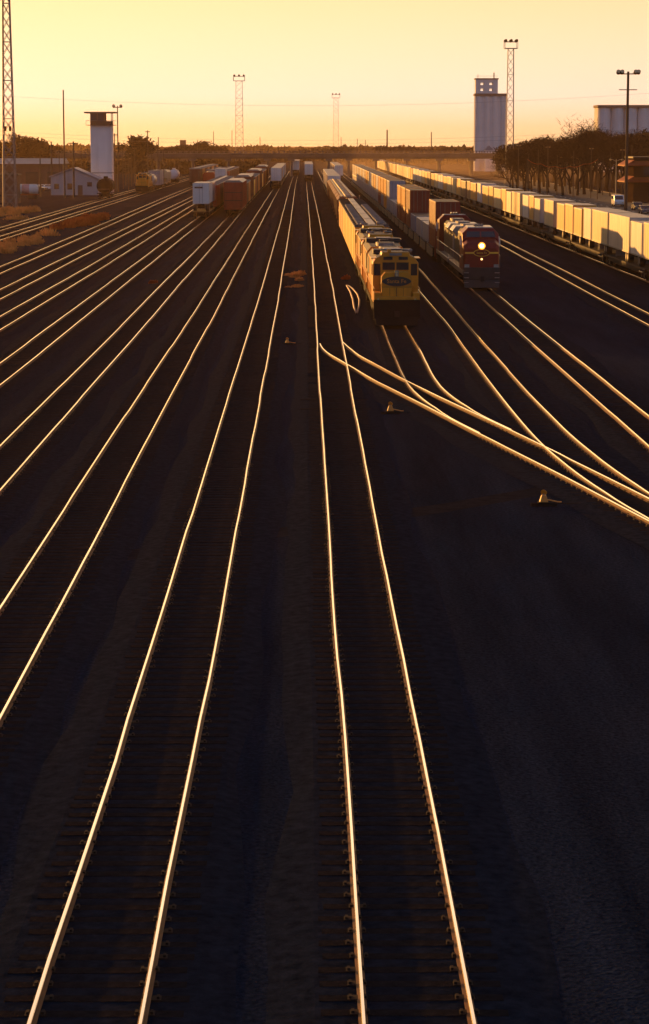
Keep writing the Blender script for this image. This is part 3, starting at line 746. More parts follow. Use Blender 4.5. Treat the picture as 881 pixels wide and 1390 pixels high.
def make_hopper(body, Lg=16.0, top='roof_dark'):
    root = thing('hopper_wagon', '', 'freight wagon'); h = Lg/2
    b = MB()
    b.loft([[(-1.5, -h+0.3, 2.4), (1.5, -h+0.3, 2.4), (1.5, -h+0.3, 4.0), (1.1, -h+0.3, 4.4), (-1.1, -h+0.3, 4.4), (-1.5, -h+0.3, 4.0)],
            [(-1.5, h-0.3, 2.4), (1.5, h-0.3, 2.4), (1.5, h-0.3, 4.0), (1.1, h-0.3, 4.4), (-1.1, h-0.3, 4.4), (-1.5, h-0.3, 4.0)]], body)
    for yc in (-h*0.62, 0, h*0.62):
        b.loft([[(-0.5, yc-0.6, 0.6), (0.5, yc-0.6, 0.6), (0.5, yc+0.6, 0.6), (-0.5, yc+0.6, 0.6)], [(-1.48, yc-h*0.3, 2.4), (1.48, yc-h*0.3, 2.4), (1.48, yc+h*0.3, 2.4), (-1.48, yc+h*0.3, 2.4)]], body)
    y = -h+0.6
    while y < h-0.5:
        for s in (-1, 1): a, c = sorted((s*1.5, s*1.56)); b.box(a, c, y, y+0.1, 1.6, 4.0, body)
        y += 1.0
    b.build('body', root)
    hh = MB()
    for yc in [-h+1.5+i*(Lg-3)/5 for i in range(6)]: hh.cyl((0, yc, 4.5), (0, 0, 1), 0.45, 0.25, 'roof_alu', 12)
    hh.box(-0.95, -0.6, -h+0.3, h-0.3, 4.5, 4.55, 'galv_steel'); hh.box(0.6, 0.95, -h+0.3, h-0.3, 4.5, 4.55, 'galv_steel')
    hh.build('hatches', root)
    u = MB(); u.box(-0.3, 0.3, -h-0.4, h+0.4, 0.78, 1.1, 'black_steel')
    for s in (-1, 1):
        a, c = sorted((s*(h-0.4), s*(h+0.1))); u.box(-1.45, 1.45, a, c, 0.95, 1.2, body)
        for sx in (-1.35, 1.25): u.box(sx, sx+0.1, a, c, 1.2, 3.9, body)
    u.build('frame', root)
    bogie(root, -h+1.9); bogie(root, h-1.9)
    return root
def make_tank(body, Lg=14.0, r=1.42):
    root = thing('tank_wagon', '', 'tank wagon'); h = Lg/2; zc = 2.65
    b = MB(); b.cyl((0, 0, zc), (0, 1, 0), r, Lg-1.6, body, 24); b.dome((0, -h+0.8, zc), r, -1, 0.5, body, 24); b.dome((0, h-0.8, zc), r, 1, 0.5, body, 24)
    b.build('barrel', root, smooth=True)
    bands = MB()
    for yy in (-h+1.2, -2, 2, h-1.2): bands.cyl((0, yy, zc), (0, 1, 0), r+0.02, 0.12, 'roof_dark', 24)
    bands.build('straps', root)
    d = MB(); d.cyl((0, 0, zc+r+0.15), (0, 0, 1), 0.5, 0.5, body, 16); d.cyl((0, 0, zc+r+0.43), (0, 0, 1), 0.42, 0.08, 'roof_dark', 16); d.build('manway', root)
    w = MB(); w.box(-1.3, -0.9, -1.6, 1.6, zc+r-0.3, zc+r-0.25, 'galv_steel'); w.box(0.9, 1.3, -1.6, 1.6, zc+r-0.3, zc+r-0.25, 'galv_steel')
    for s in (-1, 1): w.tube([(s*1.35, -1.5, zc+r-0.2), (s*1.35, -1.5, zc+r+0.7), (s*1.35, 1.5, zc+r+0.7), (s*1.35, 1.5, zc+r-0.2)], 0.03, 'galv_steel', 5); w.tube([(s*1.45, 0, 1.0), (s*1.45, 0, zc+r)], 0.03, 'galv_steel', 5)
    w.build('platform', root)
    u = MB(); u.box(-0.4, 0.4, -h, h, 0.9, 1.2, 'black_steel'); u.box(-1.4, 1.4, -h-0.1, -h+0.4, 0.95, 1.15, 'black_steel'); u.box(-1.4, 1.4, h-0.4, h+0.1, 0.95, 1.15, 'black_steel')
    for s in (-1, 1): u.tube([(-1.35, s*(h+0.05), 1.15), (-1.35, s*(h+0.05), 2.0), (1.35, s*(h+0.05), 2.0), (1.35, s*(h+0.05), 1.15)], 0.03, 'galv_steel', 5)
    u.build('frame', root)
    bogie(root, -h+1.8); bogie(root, h-1.8)
    return root
def make_flatcar(Lg, col='bogie_steel'):
    root = thing('flat_wagon', '', 'freight wagon'); h = Lg/2
    f = MB(); f.box(-1.35, 1.35, -h, h, 1.0, 1.14, col)
    f.box(-0.45, 0.45, -h-0.5, h+0.5, 0.72, 1.0, 'black_steel')
    f.add([(-1.35, -h+3, 1.0), (-1.25, -h+5.5, 0.62), (-1.25, h-5.5, 0.62), (-1.35, h-3, 1.0), (-1.25, -h+3, 1.0), (-1.15, -h+5.5, 0.62), (-1.15, h-5.5, 0.62), (-1.25, h-3, 1.0)], [(0, 1, 2, 3), (7, 6, 5, 4), (0, 4, 5, 1), (1, 5, 6, 2), (2, 6, 7, 3)], col)
    f.add([(1.35, -h+3, 1.0), (1.25, -h+5.5, 0.62), (1.25, h-5.5, 0.62), (1.35, h-3, 1.0), (1.25, -h+3, 1.0), (1.15, -h+5.5, 0.62), (1.15, h-5.5, 0.62), (1.25, h-3, 1.0)], [(3, 2, 1, 0), (4, 5, 6, 7), (1, 5, 4, 0), (2, 6, 5, 1), (3, 7, 6, 2)], col)
    f.build('deck', root)
    bogie(root, -h+2.0); bogie(root, h-2.0)
    return root
def make_trailer(body, Lg, z0=2.05, z1=5.0):
    """road trailer standing on a flat wagon's deck (deck top at 1.14)"""
    root = thing('road_trailer', '', 'trailer'); h = Lg/2; hw = 1.27
    b = MB(); b.box(-hw, hw, -h, h, z0, z1, body)
    y = -h+0.6
    while y < h-0.3:
        for s in (-1, 1): a, c = sorted((s*hw, s*(hw+0.012))); b.box(a, c, y, y+0.04, z0+0.12, z1-0.12, body)
        y += 1.2
    for s in (-1, 1):
        a, c = sorted((s*hw, s*(hw+0.03)))
        b.box(a, c, -h, h, z0, z0+0.12, 'galv_steel'); b.box(a, c, -h, h, z1-0.1, z1, 'silver_panel')
        for e in (-1, 1): a2, c2 = sorted((e*h, e*(h-0.15))); b.box(a, c, a2, c2, z0+0.12, z1-0.1, 'silver_panel')
    b.build('box', root, bevel=0.02)
    r = MB(); r.box(-hw+0.02, hw-0.02, -h+0.02, h-0.02, z1+0.001, z1+0.03, 'roof_alu' if body != 'brown_trailer' else 'roof_dark'); r.build('roof', root)
    d = MB(); 
    for xa, xb in ((-1.2, -0.02), (0.02, 1.2)): d.box(xa, xb, -h-0.04, -h, z0+0.1, z1-0.1, body)
    for xx in (-0.25, 0.25): d.tube([(xx, -h-0.07, z0+0.1), (xx, -h-0.07, z1-0.15)], 0.02, 'galv_steel', 4)
    d.build('rear_door', root)
    ax = MB(); yy = -h+1.6
    ax.box(-0.5, 0.5, -h+0.8, -h+2.6, 1.6, z0-0.002, 'black_steel')
    ax.build('axle_frame', root)
    for s in (-1, 1):
        w = MB()
        for q in ((0,) if Lg < 9 else (-0.55, 0.6)): w.cyl((s*0.98, yy+q, 1.62), (1, 0, 0), 0.48, 0.5, 'rubber', 14); w.cyl((s*1.235, yy+q, 1.62), (1, 0, 0), 0.25, 0.02, 'galv_steel', 10)
        w.build('wheel', root)
    l = MB()
    for s in (-1, 1): l.box(s*0.85-0.06, s*0.85+0.06, h-2.4, h-2.28, 1.16, z0-0.002, 'galv_steel')
    l.box(-0.6, 0.6, h-1.0, h-0.5, 1.145, z0-0.002, 'galv_steel')
    l.build('landing_leg', root)
    return root
def make_container(body, Lg=12.19, H=2.75, top='roof_dark'):
    """origin at the bottom"""
    root = thing('shipping_container', '', 'container'); h = Lg/2; hw = 1.25
    b = MB(); b.box(-hw+0.03, hw-0.03, -h+0.03, h-0.03, 0.02, H-0.02, body)
    y = -h+0.35
    while y < h-0.3:
        for s in (-1, 1): a, c = sorted((s*(hw-0.03), s*(hw-0.024))); b.box(a, c, y, y+0.14, 0.16, H-0.14, body)
        y += 0.3
    b.build('box', root)
    fr = MB()
    for sx in (-1, 1):
        for sy in (-1, 1):
            a, c = sorted((sx*hw, sx*(hw-0.14))); a2, c2 = sorted((sy*h, sy*(h-0.16))); fr.box(a, c, a2, c2, 0, H, body)
        a, c = sorted((sx*hw, sx*(hw-0.1))); fr.box(a, c, -h+0.16, h-0.16, 0, 0.15, body); fr.box(a, c, -h+0.16, h-0.16, H-0.12, H, body)
    for sy in (-1, 1):
        a2, c2 = sorted((sy*h, sy*(h-0.12))); fr.box(-hw+0.14, hw-0.14, a2, c2, 0, 0.15, body); fr.box(-hw+0.14, hw-0.14, a2, c2, H-0.12, H, body)
    fr.build('frame', root)
    d = MB(); d.box(-1.08, -0.01, -h-0.0, -h+0.028, 0.17, H-0.14, body); d.box(0.01, 1.08, -h-0.0, -h+0.028, 0.17, H-0.14, body)
    for xx in (-0.75, -0.3, 0.3, 0.75): d.tube([(xx, -h-0.02, 0.1), (xx, -h-0.02, H-0.1)], 0.02, 'galv_steel', 4)
    d.build('door', root)
    r = MB(); r.box(-hw+0.1, hw-0.1, -h+0.12, h-0.12, H-0.018, H-0.004, top); r.build('roof', root)
    return root
def make_wellcar(Lg=17.0):
    root = thing('well_wagon', '', 'freight wagon'); h = Lg/2
    s_ = MB()
    for s in (-1, 1):
        a, c = sorted((s*1.34, s*1.44))
        s_.box(a, c, -h+1.9, h-1.9, 0.38, 1.25, 'bogie_steel')
        a, c = sorted((s*1.32, s*1.54)); s_.box(a, c, -h+1.5, h-1.5, 1.25, 1.33, 'bogie_steel'); s_.box(a, c, -h+1.9, h-1.9, 0.3, 0.42, 'bogie_steel')
        y = -h+2.2
        while y < h-2: a, c = sorted((s*1.44, s*1.62)); s_.box(a, c, y, y+0.4, 0.42, 1.25, 'well_yellow'); y += 2.0
    s_.box(-1.34, 1.34, -h+1.9, h-1.9, 0.3, 0.39, 'bogie_steel')
    s_.build('well', root)
    e = MB()
    for s in (-1, 1):
        a, c = sorted((s*(h-1.9), s*(h+0.3))); e.box(-1.2, 1.2, a, c, 1.0, 1.3, 'bogie_steel')
    e.build('end_platform', root)
    bogie(root, -h+0.3)
    return root

# ------------------------------------------------------------------ TRAIN 1: yellow locomotives, then wagons on the track X1
y = Y_ground(449) 
labs = ['yellow front locomotive with dark oval emblem on its nose, facing the camera', 'second yellow locomotive, coupled right behind the emblem-nosed one', 'third yellow locomotive in the yellow set, ahead of the pale yellow wagons']
YF1 = y
for i in range(3):
    if i == 0: o = make_yellow_loco(True); o['label'] = labs[0]
    else: o = spawn('yl', lambda: make_yellow_loco(False), (0, 0, 0), labs[i])
    o['group'] = 'yellow locomotives at the head of the train'
    o.location = (X1, y+(18.2 if i else 0), RT); o.rotation_euler.z = math.pi if i else 0; y += 18.2+0.9
for i, lab in enumerate(['pale yellow box wagon right behind the yellow locomotives', 'second pale yellow box wagon with silvery roof', 'third pale yellow box wagon with silvery roof', 'last pale yellow box wagon before the orange ones']):
    spawn('byel', lambda: make_boxcar('boxcar_yellow', 'roof_mid', rd=0.006), (X1, y+7.7, RT), lab, 'box wagons behind the yellow locomotives'); y += 15.4+1.1
for i, lab in enumerate(['orange box wagon with dark roof, behind the pale yellow wagons', 'second orange dark-roofed box wagon, ahead of the hopper wagons']):
    spawn('bor', lambda: make_boxcar('boxcar_orange', 'roof_dark', rd=0.006), (X1, y+7.7, RT), lab, 'box wagons behind the yellow locomotives'); y += 15.4+1.1
spawn('tkor', lambda: make_tank('boxcar_orange'), (X1, y+7.2, RT), 'orange tank wagon with glinting round end behind the orange box wagons'); y += 15.2
for i in range(9):
    spawn('hop', lambda: make_hopper('boxcar_brown'), (X1, y+8, RT), 'dark brown hopper wagon, one of a row beyond the orange tank wagon', 'dark hopper wagons beyond the orange tank'); y += 17.2
YT1 = y
for i in range(8):
    kind = ['white_paint', 'amber_paint', 'white_paint', 'cream_paint'][i % 4]
    fl = spawn('flat16', lambda: make_flatcar(15.5), (X1, y+8, RT), 'flat wagon carrying one pale trailer far up the yellow train, in haze', 'flat wagons far up the yellow train')
    spawn('tr13'+kind, lambda: make_trailer(kind, 13.6, 2.1, 5.1), (X1, y+8, RT), 'pale trailer on a flat wagon far up the yellow train, in haze', 'trailers far up the yellow train'); y += 16.6

# far trailers on track X2
y = 700
for i in range(8):
    kind = ['white_paint', 'boxcar_red', 'silver_panel', 'cream_paint'][i % 4]
    spawn('flat16', lambda: make_flatcar(15.5), (X2, y+8, RT), 'flat wagon in the hazy distance right of the yellow train', 'hazy flat wagons right of the yellow train')
    spawn('tr13'+kind, lambda: make_trailer(kind, 13.6, 2.1, 5.1), (X2, y+8, RT), 'trailer in the hazy distance right of the yellow train', 'hazy trailers right of the yellow train'); y += 16.6

# ------------------------------------------------------------------ TRAIN 2: red locomotives and stacked containers on X3
y = Y_ground(396.5)
YF2 = y
lo = make_red_loco(True); lo.location = (X3, y, RT); lo['label'] = 'red and silver locomotive with lit headlight and yellow nose band'; lo['group'] = 'red and silver locomotives'; y += 20.4
o = spawn('rl', lambda: make_red_loco(False), (X3, y+19.5, RT), 'second red and silver locomotive, hidden mostly behind the one with the lit headlight', 'red and silver locomotives', rz=math.pi); y += 20.3
# wells: (lower, upper) per position
stacks = [('container_red', 'container_red'), ('silver_panel', None), ('silver_panel', None), ('container_blue', None),
          ('container_red', 'container_red'), ('container_red', 'container_amber'), ('container_red', 'container_amber'), ('grey_paint', None), ('silver_panel', None),
          ('silver_panel', 'grey_paint'), ('container_amber', 'container_amber'), ('container_blue', 'container_amber'), ('container_red', 'container_amber'), ('silver_panel', 'white_paint'), ('silver_panel', 'container_amber'), ('silver_panel', 'cream_paint'),
          ('silver_panel', 'white_paint'), ('silver_panel', 'cream_paint'), ('silver_panel', 'container_amber'), ('silver_panel', 'cream_paint'), ('silver_panel', 'white_paint'), ('silver_panel', 'cream_paint'), ('silver_panel', 'white_paint'), ('silver_panel', 'cream_paint'), ('silver_panel', 'white_paint'),
          ('silver_panel', 'cream_paint'), ('silver_panel', 'white_paint'), ('silver_panel', 'cream_paint'), ('silver_panel', 'white_paint')]
low_lab = {0: 'lower red container under the nearest red one, just behind the red locomotives', 1: 'low silvery container right behind the nearest stacked red one', 2: 'second low silvery container behind the nearest red stack', 3: 'low blue grey container in front of the second red stack',
           4: 'lower red container at the front of the second red stack', 5: 'lower red container under the first amber one', 6: 'lower red container under the second amber one', 7: 'low grey container in the gap behind the amber stacks', 8: 'low silvery container in front of the tall grey-topped stack', 9: 'silvery container beneath the grey one with a bare grey end'}
up_lab = {0: 'tall dark red container on top of its stack, closest behind the red locomotives', 4: 'dark red top container with its end bare, second red stack from the locomotives', 5: 'amber-lit top container right behind the second dark red top one', 6: 'last amber-lit top container before the gap in the stacks', 9: 'grey top container showing its bare end in the middle of the stack train'}
y += 1.5
first_y = 231.0
for i, (a, b) in enumerate(stacks):
    yc = first_y+8.5+i*14.35
    lab = ('well wagon under the nearest red container stack' if i == 0 else 'well wagon with ribbed side posts in the container train, behind the first' )
    spawn('well', lambda: make_wellcar(14.2), (X3, yc, RT), lab, None if i == 0 else 'well wagons of the container train')
    far_l = 'lower container in the far hazy half of the stack train'; far_u = 'top container in the far hazy half of the stack train'
    spawn('ct'+a, lambda: make_container(a, top='roof_alu' if 'silver' in a else 'roof_dark'), (X3, yc, RT+0.4), low_lab.get(i, far_l), 'containers of the stack train')
    if b: spawn('ct'+b, lambda: make_container(b, top='roof_dark'), (X3, yc, RT+0.4+2.78), up_lab.get(i, far_u), 'containers of the stack train')

# ------------------------------------------------------------------ TRAIN 3: long trailer train on X5
seq = []       # (y0, length, colour)
near = [(176.0, 13.4, 'white_paint'), (190.6, 8.2, 'cream_paint'), (199.4, 7.4, 'white_paint'), (207.2, 14.4, 'silver_panel'), (222.2, 12.6, 'cream_paint'), (235.2, 6.8, 'white_paint'), (243.2, 7.6, 'amber_paint'), (251.2, 8.0, 'amber_paint'), (259.6, 8.0, 'amber_paint'), (269.4, 1.0, None), (271.0, 11.0, 'cream_paint'), (286.6, 7.6, 'silver_panel'), (294.6, 6.6, 'amber_paint'), (301.6, 8.6, 'white_paint'), (313.5, 13.0, 'cream_paint'), (327.2, 8.2, 'silver_panel'), (335.8, 8.2, 'amber_paint'), (344.4, 13.4, 'cream_paint')]
for s in near: seq.append((s[0], s[1]-(0.45 if s[2] else 0), s[2]))
y = 359
cols = ['cream_paint', 'white_paint', 'amber_paint', 'silver_panel', 'cream_paint', 'amber_paint', 'brown_trailer', 'cream_paint']
while y < 985:
    Lg = rnd.choice([8.0, 8.0, 13.0, 13.0]); seq.append((y, Lg, rnd.choice(cols))); y += Lg+rnd.choice([0.7, 0.9, 1.6, 3.2])
names = {'white_paint': 'white', 'cream_paint': 'cream', 'silver_panel': 'silvery', 'amber_paint': 'golden', 'grey_paint': 'grey', 'brown_trailer': 'brown'}
k = 0
near_lab = ['white trailer cut off by the right edge, nearest in the long trailer train', 'short cream trailer at the right edge, second in the long trailer train', 'short white trailer third from the right edge, in the long trailer train', 'long silvery trailer fourth from the right edge, streaked by shadow', 'long cream trailer fifth from the right edge, ahead of the long silvery one', 'short white trailer just right of the dark gap in the trailer train',
            'first of three short golden trailers, just left of the dark gap', 'middle one of the three short golden trailers in a row', 'farthest of the three short golden trailers in a row', 'cream trailer with a dark gap at its near end, behind the three golden ones', 'short silvery trailer behind the cream one with a dark gap', 'short golden trailer next beyond the short silvery one', 'short bright white trailer in front of the second dark gap', 'long cream trailer beyond the second dark gap', 'short silvery trailer beyond the long cream one of the second gap', 'short golden trailer beyond the second short silvery one', 'long cream trailer at the near end of the hazy tail of trailers']
z_var = {3: 5.15, 4: 5.15, 5: 5.1}
for (y0, Lg, c) in seq:
    if c is None: continue
    hi = z_var.get(k, [4.95, 5.05, 4.9, 5.1][k % 4])
    Lr = Lg if k < 17 else Lg
    lab = near_lab[k] if k < len(near_lab) else 'pale trailer in the long hazy tail of the trailer train'
    key = 'T%s%.1f%.2f' % (c, Lr, hi)
    spawn(key, lambda: make_trailer(c, Lr, 2.0, hi), (X5, y0+Lr/2, RT), lab, 'trailers of the long trailer train'); k += 1
y = 168; k = 0
while y < 985:
    lab = ['flat wagon at the right edge under the nearest white trailer', 'flat wagon under the long silvery and short white trailers', 'flat wagon under the three short golden trailers'][k] if k < 3 else 'flat wagon under the trailers farther up the long trailer train'
    spawn('flat27', lambda: make_flatcar(27.0), (X5, y+14, RT), lab, 'flat wagons of the long trailer train'); y += 28.3; k += 1

# ------------------------------------------------------------------ trains on the left tracks
def lx(line, y): return lerp_line(line, y)[0]
# white trailer on flat wagon on L4
y = 364
spawn('flat27', None, (lx(ln_L4, y+13), y+13, RT), 'flat wagon under the white trailer at left')
spawn('Lw', lambda: make_trailer('white_paint', 13.6, 2.3, 5.55), (lx(ln_L4, y+8), y+8.2, RT), 'white trailer with dark slot on its end, nearest on the left tracks')
b_ = MB(); bx = PROTO['Lw']
b_.box(-1.0, 0.3, -6.88, -6.85, 4.75, 4.98, 'glass_dark'); b_.build('name_plate', bx)
spawn('Lg2', lambda: make_trailer('grey_paint', 11.0, 2.3, 5.3), (lx(ln_L4, y+21), y+21.5, RT), 'grey trailer right behind the white slotted one at left')
y += 29
for i in range(6):
    c = ['boxcar_red', 'boxcar_brown', 'boxcar_orange'][i % 3]
    key = 'Lb'+c
    spawn(key, lambda: make_boxcar(c, 'roof_alu', z1=4.7), (lx(ln_L4, y+8), y+8, RT), ['red box wagon following the grey trailer on the left', 'dark brown box wagon, second after the grey trailer', 'orange box wagon, third after the grey trailer'][i] if i < 3 else 'box wagon farther up the track of the white trailer', 'box wagons behind the white trailer'); y += 16.6
# car racks on L3
y = 381
spawn('rkboxcar_red', lambda: make_rack('boxcar_red'), (lx(ln_L3, y+13.5), y+13.5, RT), 'brick red car rack wagon with closed end doors, front of its row'); y += 28.4
for i in range(13):
    k3 = [('Lbboxcar_brown', lambda: make_boxcar('boxcar_brown', 'roof_alu', z1=4.7), 'box'), ('Lbboxcar_orange', lambda: make_boxcar('boxcar_orange', 'roof_alu', z1=4.7), 'box'), ('rkboxcar_brown', lambda: make_rack('boxcar_brown'), 'rack'), ('byel', None, 'box'), ('Lbboxcar_red', lambda: make_boxcar('boxcar_red', 'roof_alu', z1=4.7), 'box')][i % 5]
    hl_ = 14.2 if k3[2] == 'rack' else 8.2
    lab = ['dark brown box wagon right behind the brick red car rack', 'orange box wagon, second behind the brick red car rack', 'brown car rack wagon in the middle of the red row'][i] if i < 3 else 'wagon farther back in the row of the brick red car rack'
    spawn(k3[0], k3[1], (lx(ln_L3, y+hl_), y+hl_, RT), lab, 'wagons in the row of the brick red car rack'); y += 2*hl_+0.3
# L2 white trailer with others
y = 600
for i in range(9):
    c = ['white_paint', 'silver_panel', 'amber_paint', 'white_paint'][i % 4]
    lab = 'white trailer end-on in the distance, left of the two middle tracks' if i == 0 else 'hazy trailer behind the distant end-on white one'
    spawn('flat16', None, (lx(ln_L2, y+8), y+8, RT), 'flat wagon under the distant end-on white trailer' if i == 0 else 'flat wagon in haze behind the distant white trailer', 'distant flat wagons left of the middle')
    spawn('tr13b'+c, lambda: make_trailer(c, 13.6, 2.1, 5.4), (lx(ln_L2, y+8), y+8, RT), lab, 'distant trailers left of the middle'); y += 16.6
# M track far trailer
y = 716
for i in range(6):
    c = ['white_paint', 'cream_paint'][i % 2]
    spawn('flat16', None, (lx(ln_M, y+8), y+8, RT), 'flat wagon under the far white trailer standing on the middle track' if i == 0 else 'flat wagon in haze on the middle track', 'far flat wagons on the middle track')
    spawn('tr13b'+c, lambda: make_trailer(c, 13.6, 2.1, 5.4), (lx(ln_M, y+8), y+8, RT), 'far white trailer seen end-on at the top of the middle track' if i == 0 else 'hazy trailer behind the far one on the middle track', 'far trailers on the middle track'); y += 16.6
y = 846
for i in range(4):
    c = ['white_paint', 'amber_paint'][i % 2]
    spawn('flat16', None, (lx(ln_L1, y+8), y+8, RT), 'flat wagon under a far trailer just beyond the end of the visible left-middle track', 'far flat wagons on the left-middle track')
    spawn('tr13b'+c, lambda: make_trailer(c, 13.6, 2.1, 5.4), (lx(ln_L1, y+8), y+8, RT), 'far trailer just beyond the end of the visible left-middle track', 'far trailers on the left-middle track'); y += 16.6
# L5 / L6 / L7 wagons in the middle distance
y = 575
for i in range(7):
    key, mk, lab = [('Lwt', lambda: make_trailer('white_paint', 13.6, 2.3, 5.5), 'tall white trailer showing above the red and orange wagons'), ('Lbboxcar_red', lambda: make_boxcar('boxcar_red', 'roof_alu', z1=4.7), 'red box wagon behind the tall white trailer'), ('Lbboxcar_brown', None, 'dark brown wagon on the track of the tall white trailer')][min(i, 2)]
    o = spawn(key, mk, (lx(ln_L5, y+8), y+8, RT), lab, 'wagons behind the tall white trailer' if i else None)
    if i == 0: spawn('flat16', None, (lx(ln_L5, y+8), y+8, RT), 'flat wagon under the tall white trailer')
    y += 16.6
y = 590
for i in range(7):
    c = i % 3
    o = spawn(['hopred', 'Lbboxcar_brown', 'hop'][c], [lambda: make_hopper('boxcar_red'), None, None][c], (lx(ln_L6, y+8), y+8, RT), ['rust red hopper wagon left of the tall white trailer', 'brown box wagon behind the rust red hopper', 'dark hopper wagon behind the brown box wagon'][i] if i < 3 else 'dark wagon far up the track of the rust red hopper', 'wagons behind the rust red hopper'); y += 17.2
y = 640
for i in range(8):
    spawn(['Lbboxcar_brown', 'Lbboxcar_orange'][i % 2], None, (lx(ln_L7, y+8), y+8, RT), 'brown or orange box wagon in the dim row beyond the white tank wagon', 'dim box wagons on the left'); y += 16.8
# yellow switcher, grey hopper, white tank on L8; tank on L9
spawn('yl', None, (lx(ln_L8, 552), 552, RT), 'small far yellow switcher standing left, ahead of the grey box wagon')
spawn('tkw', lambda: make_tank('silver_panel'), (lx(ln_L8, 582), 582, RT), 'silvery tank wagon between the yellow switcher and grey box wagon')
spawn('bgr', lambda: make_boxcar('grey_paint', 'roof_alu', z1=4.6), (lx(ln_L8, 606), 606, RT), 'grey box wagon behind the small yellow switcher')
spawn('hopgr', lambda: make_hopper('cream_paint'), (lx(ln_L8, 640), 640, RT), 'cream hopper wagon behind the grey box wagon')
spawn('tkwhite', lambda: make_tank('white_paint'), (lx(ln_L8, 690), 690, RT), 'white tank wagon with round end at the back of the grey wagon')
yk = 505
spawn('tkd', lambda: make_tank('black_steel', 13.0, 1.55), (X_at(143, yk), yk, RT), 'black tank wagon seen end-on beside the white tower shed', rz=0)

# ------------------------------------------------------------------ road bridge across the yard
YB = 850
br = thing('road_bridge', 'long road bridge crossing above all the tracks in the haze', 'bridge', loc=(0, YB, 0))
zt = Z_at(207.5, YB); 
d = MB(); d.box(-190, 190, -5.5, 5.5, zt-1.5, zt-0.35, 'bridge_concrete'); d.box(-190, 190, -6.0, 6.0, zt-0.35, zt-0.1, 'bridge_concrete')
for s in (-4.2, -1.4, 1.4, 4.2): d.box(-190, 190, s-0.25, s+0.25, zt-2.1, zt-1.5, 'bridge_concrete')
d.build('deck', br)
pr = MB()
for s in (-1, 1):
    pr.box(-190, 190, s*5.8-0.1, s*5.8+0.1, zt+0.55, zt+0.7, 'bridge_concrete')
    x = -190
    while x < 190: pr.box(x, x+0.25, s*5.8-0.1, s*5.8+0.1, zt-0.1, zt+0.55, 'bridge_concrete'); x += 2.0
pr.build('railing', br)
for px in (215, 262, 310, 363, 395.5, 446, 473, 510, 552, 596, 640, 676):
    x = X_at(px, YB); p = MB()
    p.box(x-1.2, x+1.2, -5.2, 5.2, zt-2.9, zt-2.1, 'bridge_concrete')
    for yy in (-3.8, 0, 3.8): p.cyl((x, yy, (zt-2.9)/2), (0, 0, 1), 0.5, zt-2.9, 'bridge_concrete', 10)
    p.build('pier', br)

# ------------------------------------------------------------------ grain elevator, storage hall, control tower, sheds
YE = 1000
ge = thing('grain_elevator', 'pale concrete grain elevator tower with a head house on its top, right of centre', 'grain elevator', loc=(X_at(666, YE), YE, 0))
s = YE/F
w2 = 21.5*s; ztop = Z_at(130, YE); zhh = Z_at(106, YE)
b = MB(); nt_ = 4
for i in range(nt_):
    cx = -w2+w2/nt_+i*2*w2/nt_
    for yy in (w2/nt_, w2/nt_*3): b.cyl((cx, yy, ztop/2), (0, 0, 1), w2/nt_*1.01, ztop, 'concrete_pale', 20)
b.box(-w2*0.97, w2*0.97, 0.55, w2, 0, ztop-0.05, 'concrete_pale'); b.build('silo', ge, smooth=False)
c = MB(); c.box(-w2-0.2, w2+0.1, -0.3, w2*1.1, ztop, ztop+1.0, 'bridge_concrete'); c.build('cornice', ge)
hx0, hx1 = -w2+0.3, w2*0.42
h = MB(); hz0, hz1 = ztop+1.0, zhh-0.5; hyb = w2*0.9
xw = [hx0+(hx1-hx0)*t for t in (0, 0.2, 0.38, 0.6, 0.78, 1.0)]; zw = [hz0+(hz1-hz0)*t for t in (0, 0.18, 0.36, 0.6, 0.78, 1.0)]
for ya, yb in ((0.4, 0.7), (hyb-0.3, hyb)):
    for zi in range(5):
        if zi in (1, 3):
            for xi in (0, 2, 4): h.box(xw[xi]+(0 if xi == 0 else 0.001), xw[xi+1], ya, yb, zw[zi], zw[zi+1], 'concrete_pale')
        else: h.box(hx0, hx1, ya, yb, zw[zi], zw[zi+1], 'concrete_pale')
h.box(hx0, hx0+0.3, 0.7, hyb-0.3, hz0, hz1, 'concrete_pale'); h.box(hx1-0.3, hx1, 0.7, hyb-0.3, hz0, hz1, 'concrete_pale')
h.box(hx0-0.3, hx1+0.3, 0.1, w2, hz1, zhh, 'bridge_concrete'); hh = h.build('head_house', ge)
for xi in (1, 3):
    for zi in (1, 3):
        w = MB(); w.box(xw[xi], xw[xi]+0.12, 0.5, 0.6, zw[zi], zw[zi+1], 'wall_brown'); w.box(xw[xi+1]-0.12, xw[xi+1], 0.5, 0.6, zw[zi], zw[zi+1], 'wall_brown'); w.box(xw[xi]+0.12, xw[xi+1]-0.12, 0.5, 0.6, (zw[zi]+zw[zi+1])/2-0.06, (zw[zi]+zw[zi+1])/2+0.06, 'wall_brown'); w.build('window_frame', hh)
a = MB(); a.cyl((hx1-1.6, 2, zhh+1.2), (0, 0, 1), 0.25, 2.4, 'galv_steel', 6); a.cyl((hx0+1.0, 2, zhh+0.9), (0, 0, 1), 0.1, 1.8, 'galv_steel', 5)
a.tube([(hx0, 0.6, zhh+0.9), (hx1, 0.6, zhh+0.9)], 0.06, 'galv_steel', 5); a.build('roof_mast', hh)
lg = MB(); lg.box(-w2*0.4, w2*0.1, -5.5, -0.4, 0, 9, 'wall_white'); lg.extrude([(-w2*0.45, 9), (w2*0.15, 9), (-w2*0.15, 11)], -5.6, -0.3, 'roof_tin'); lg.build('loading_shed', ge)

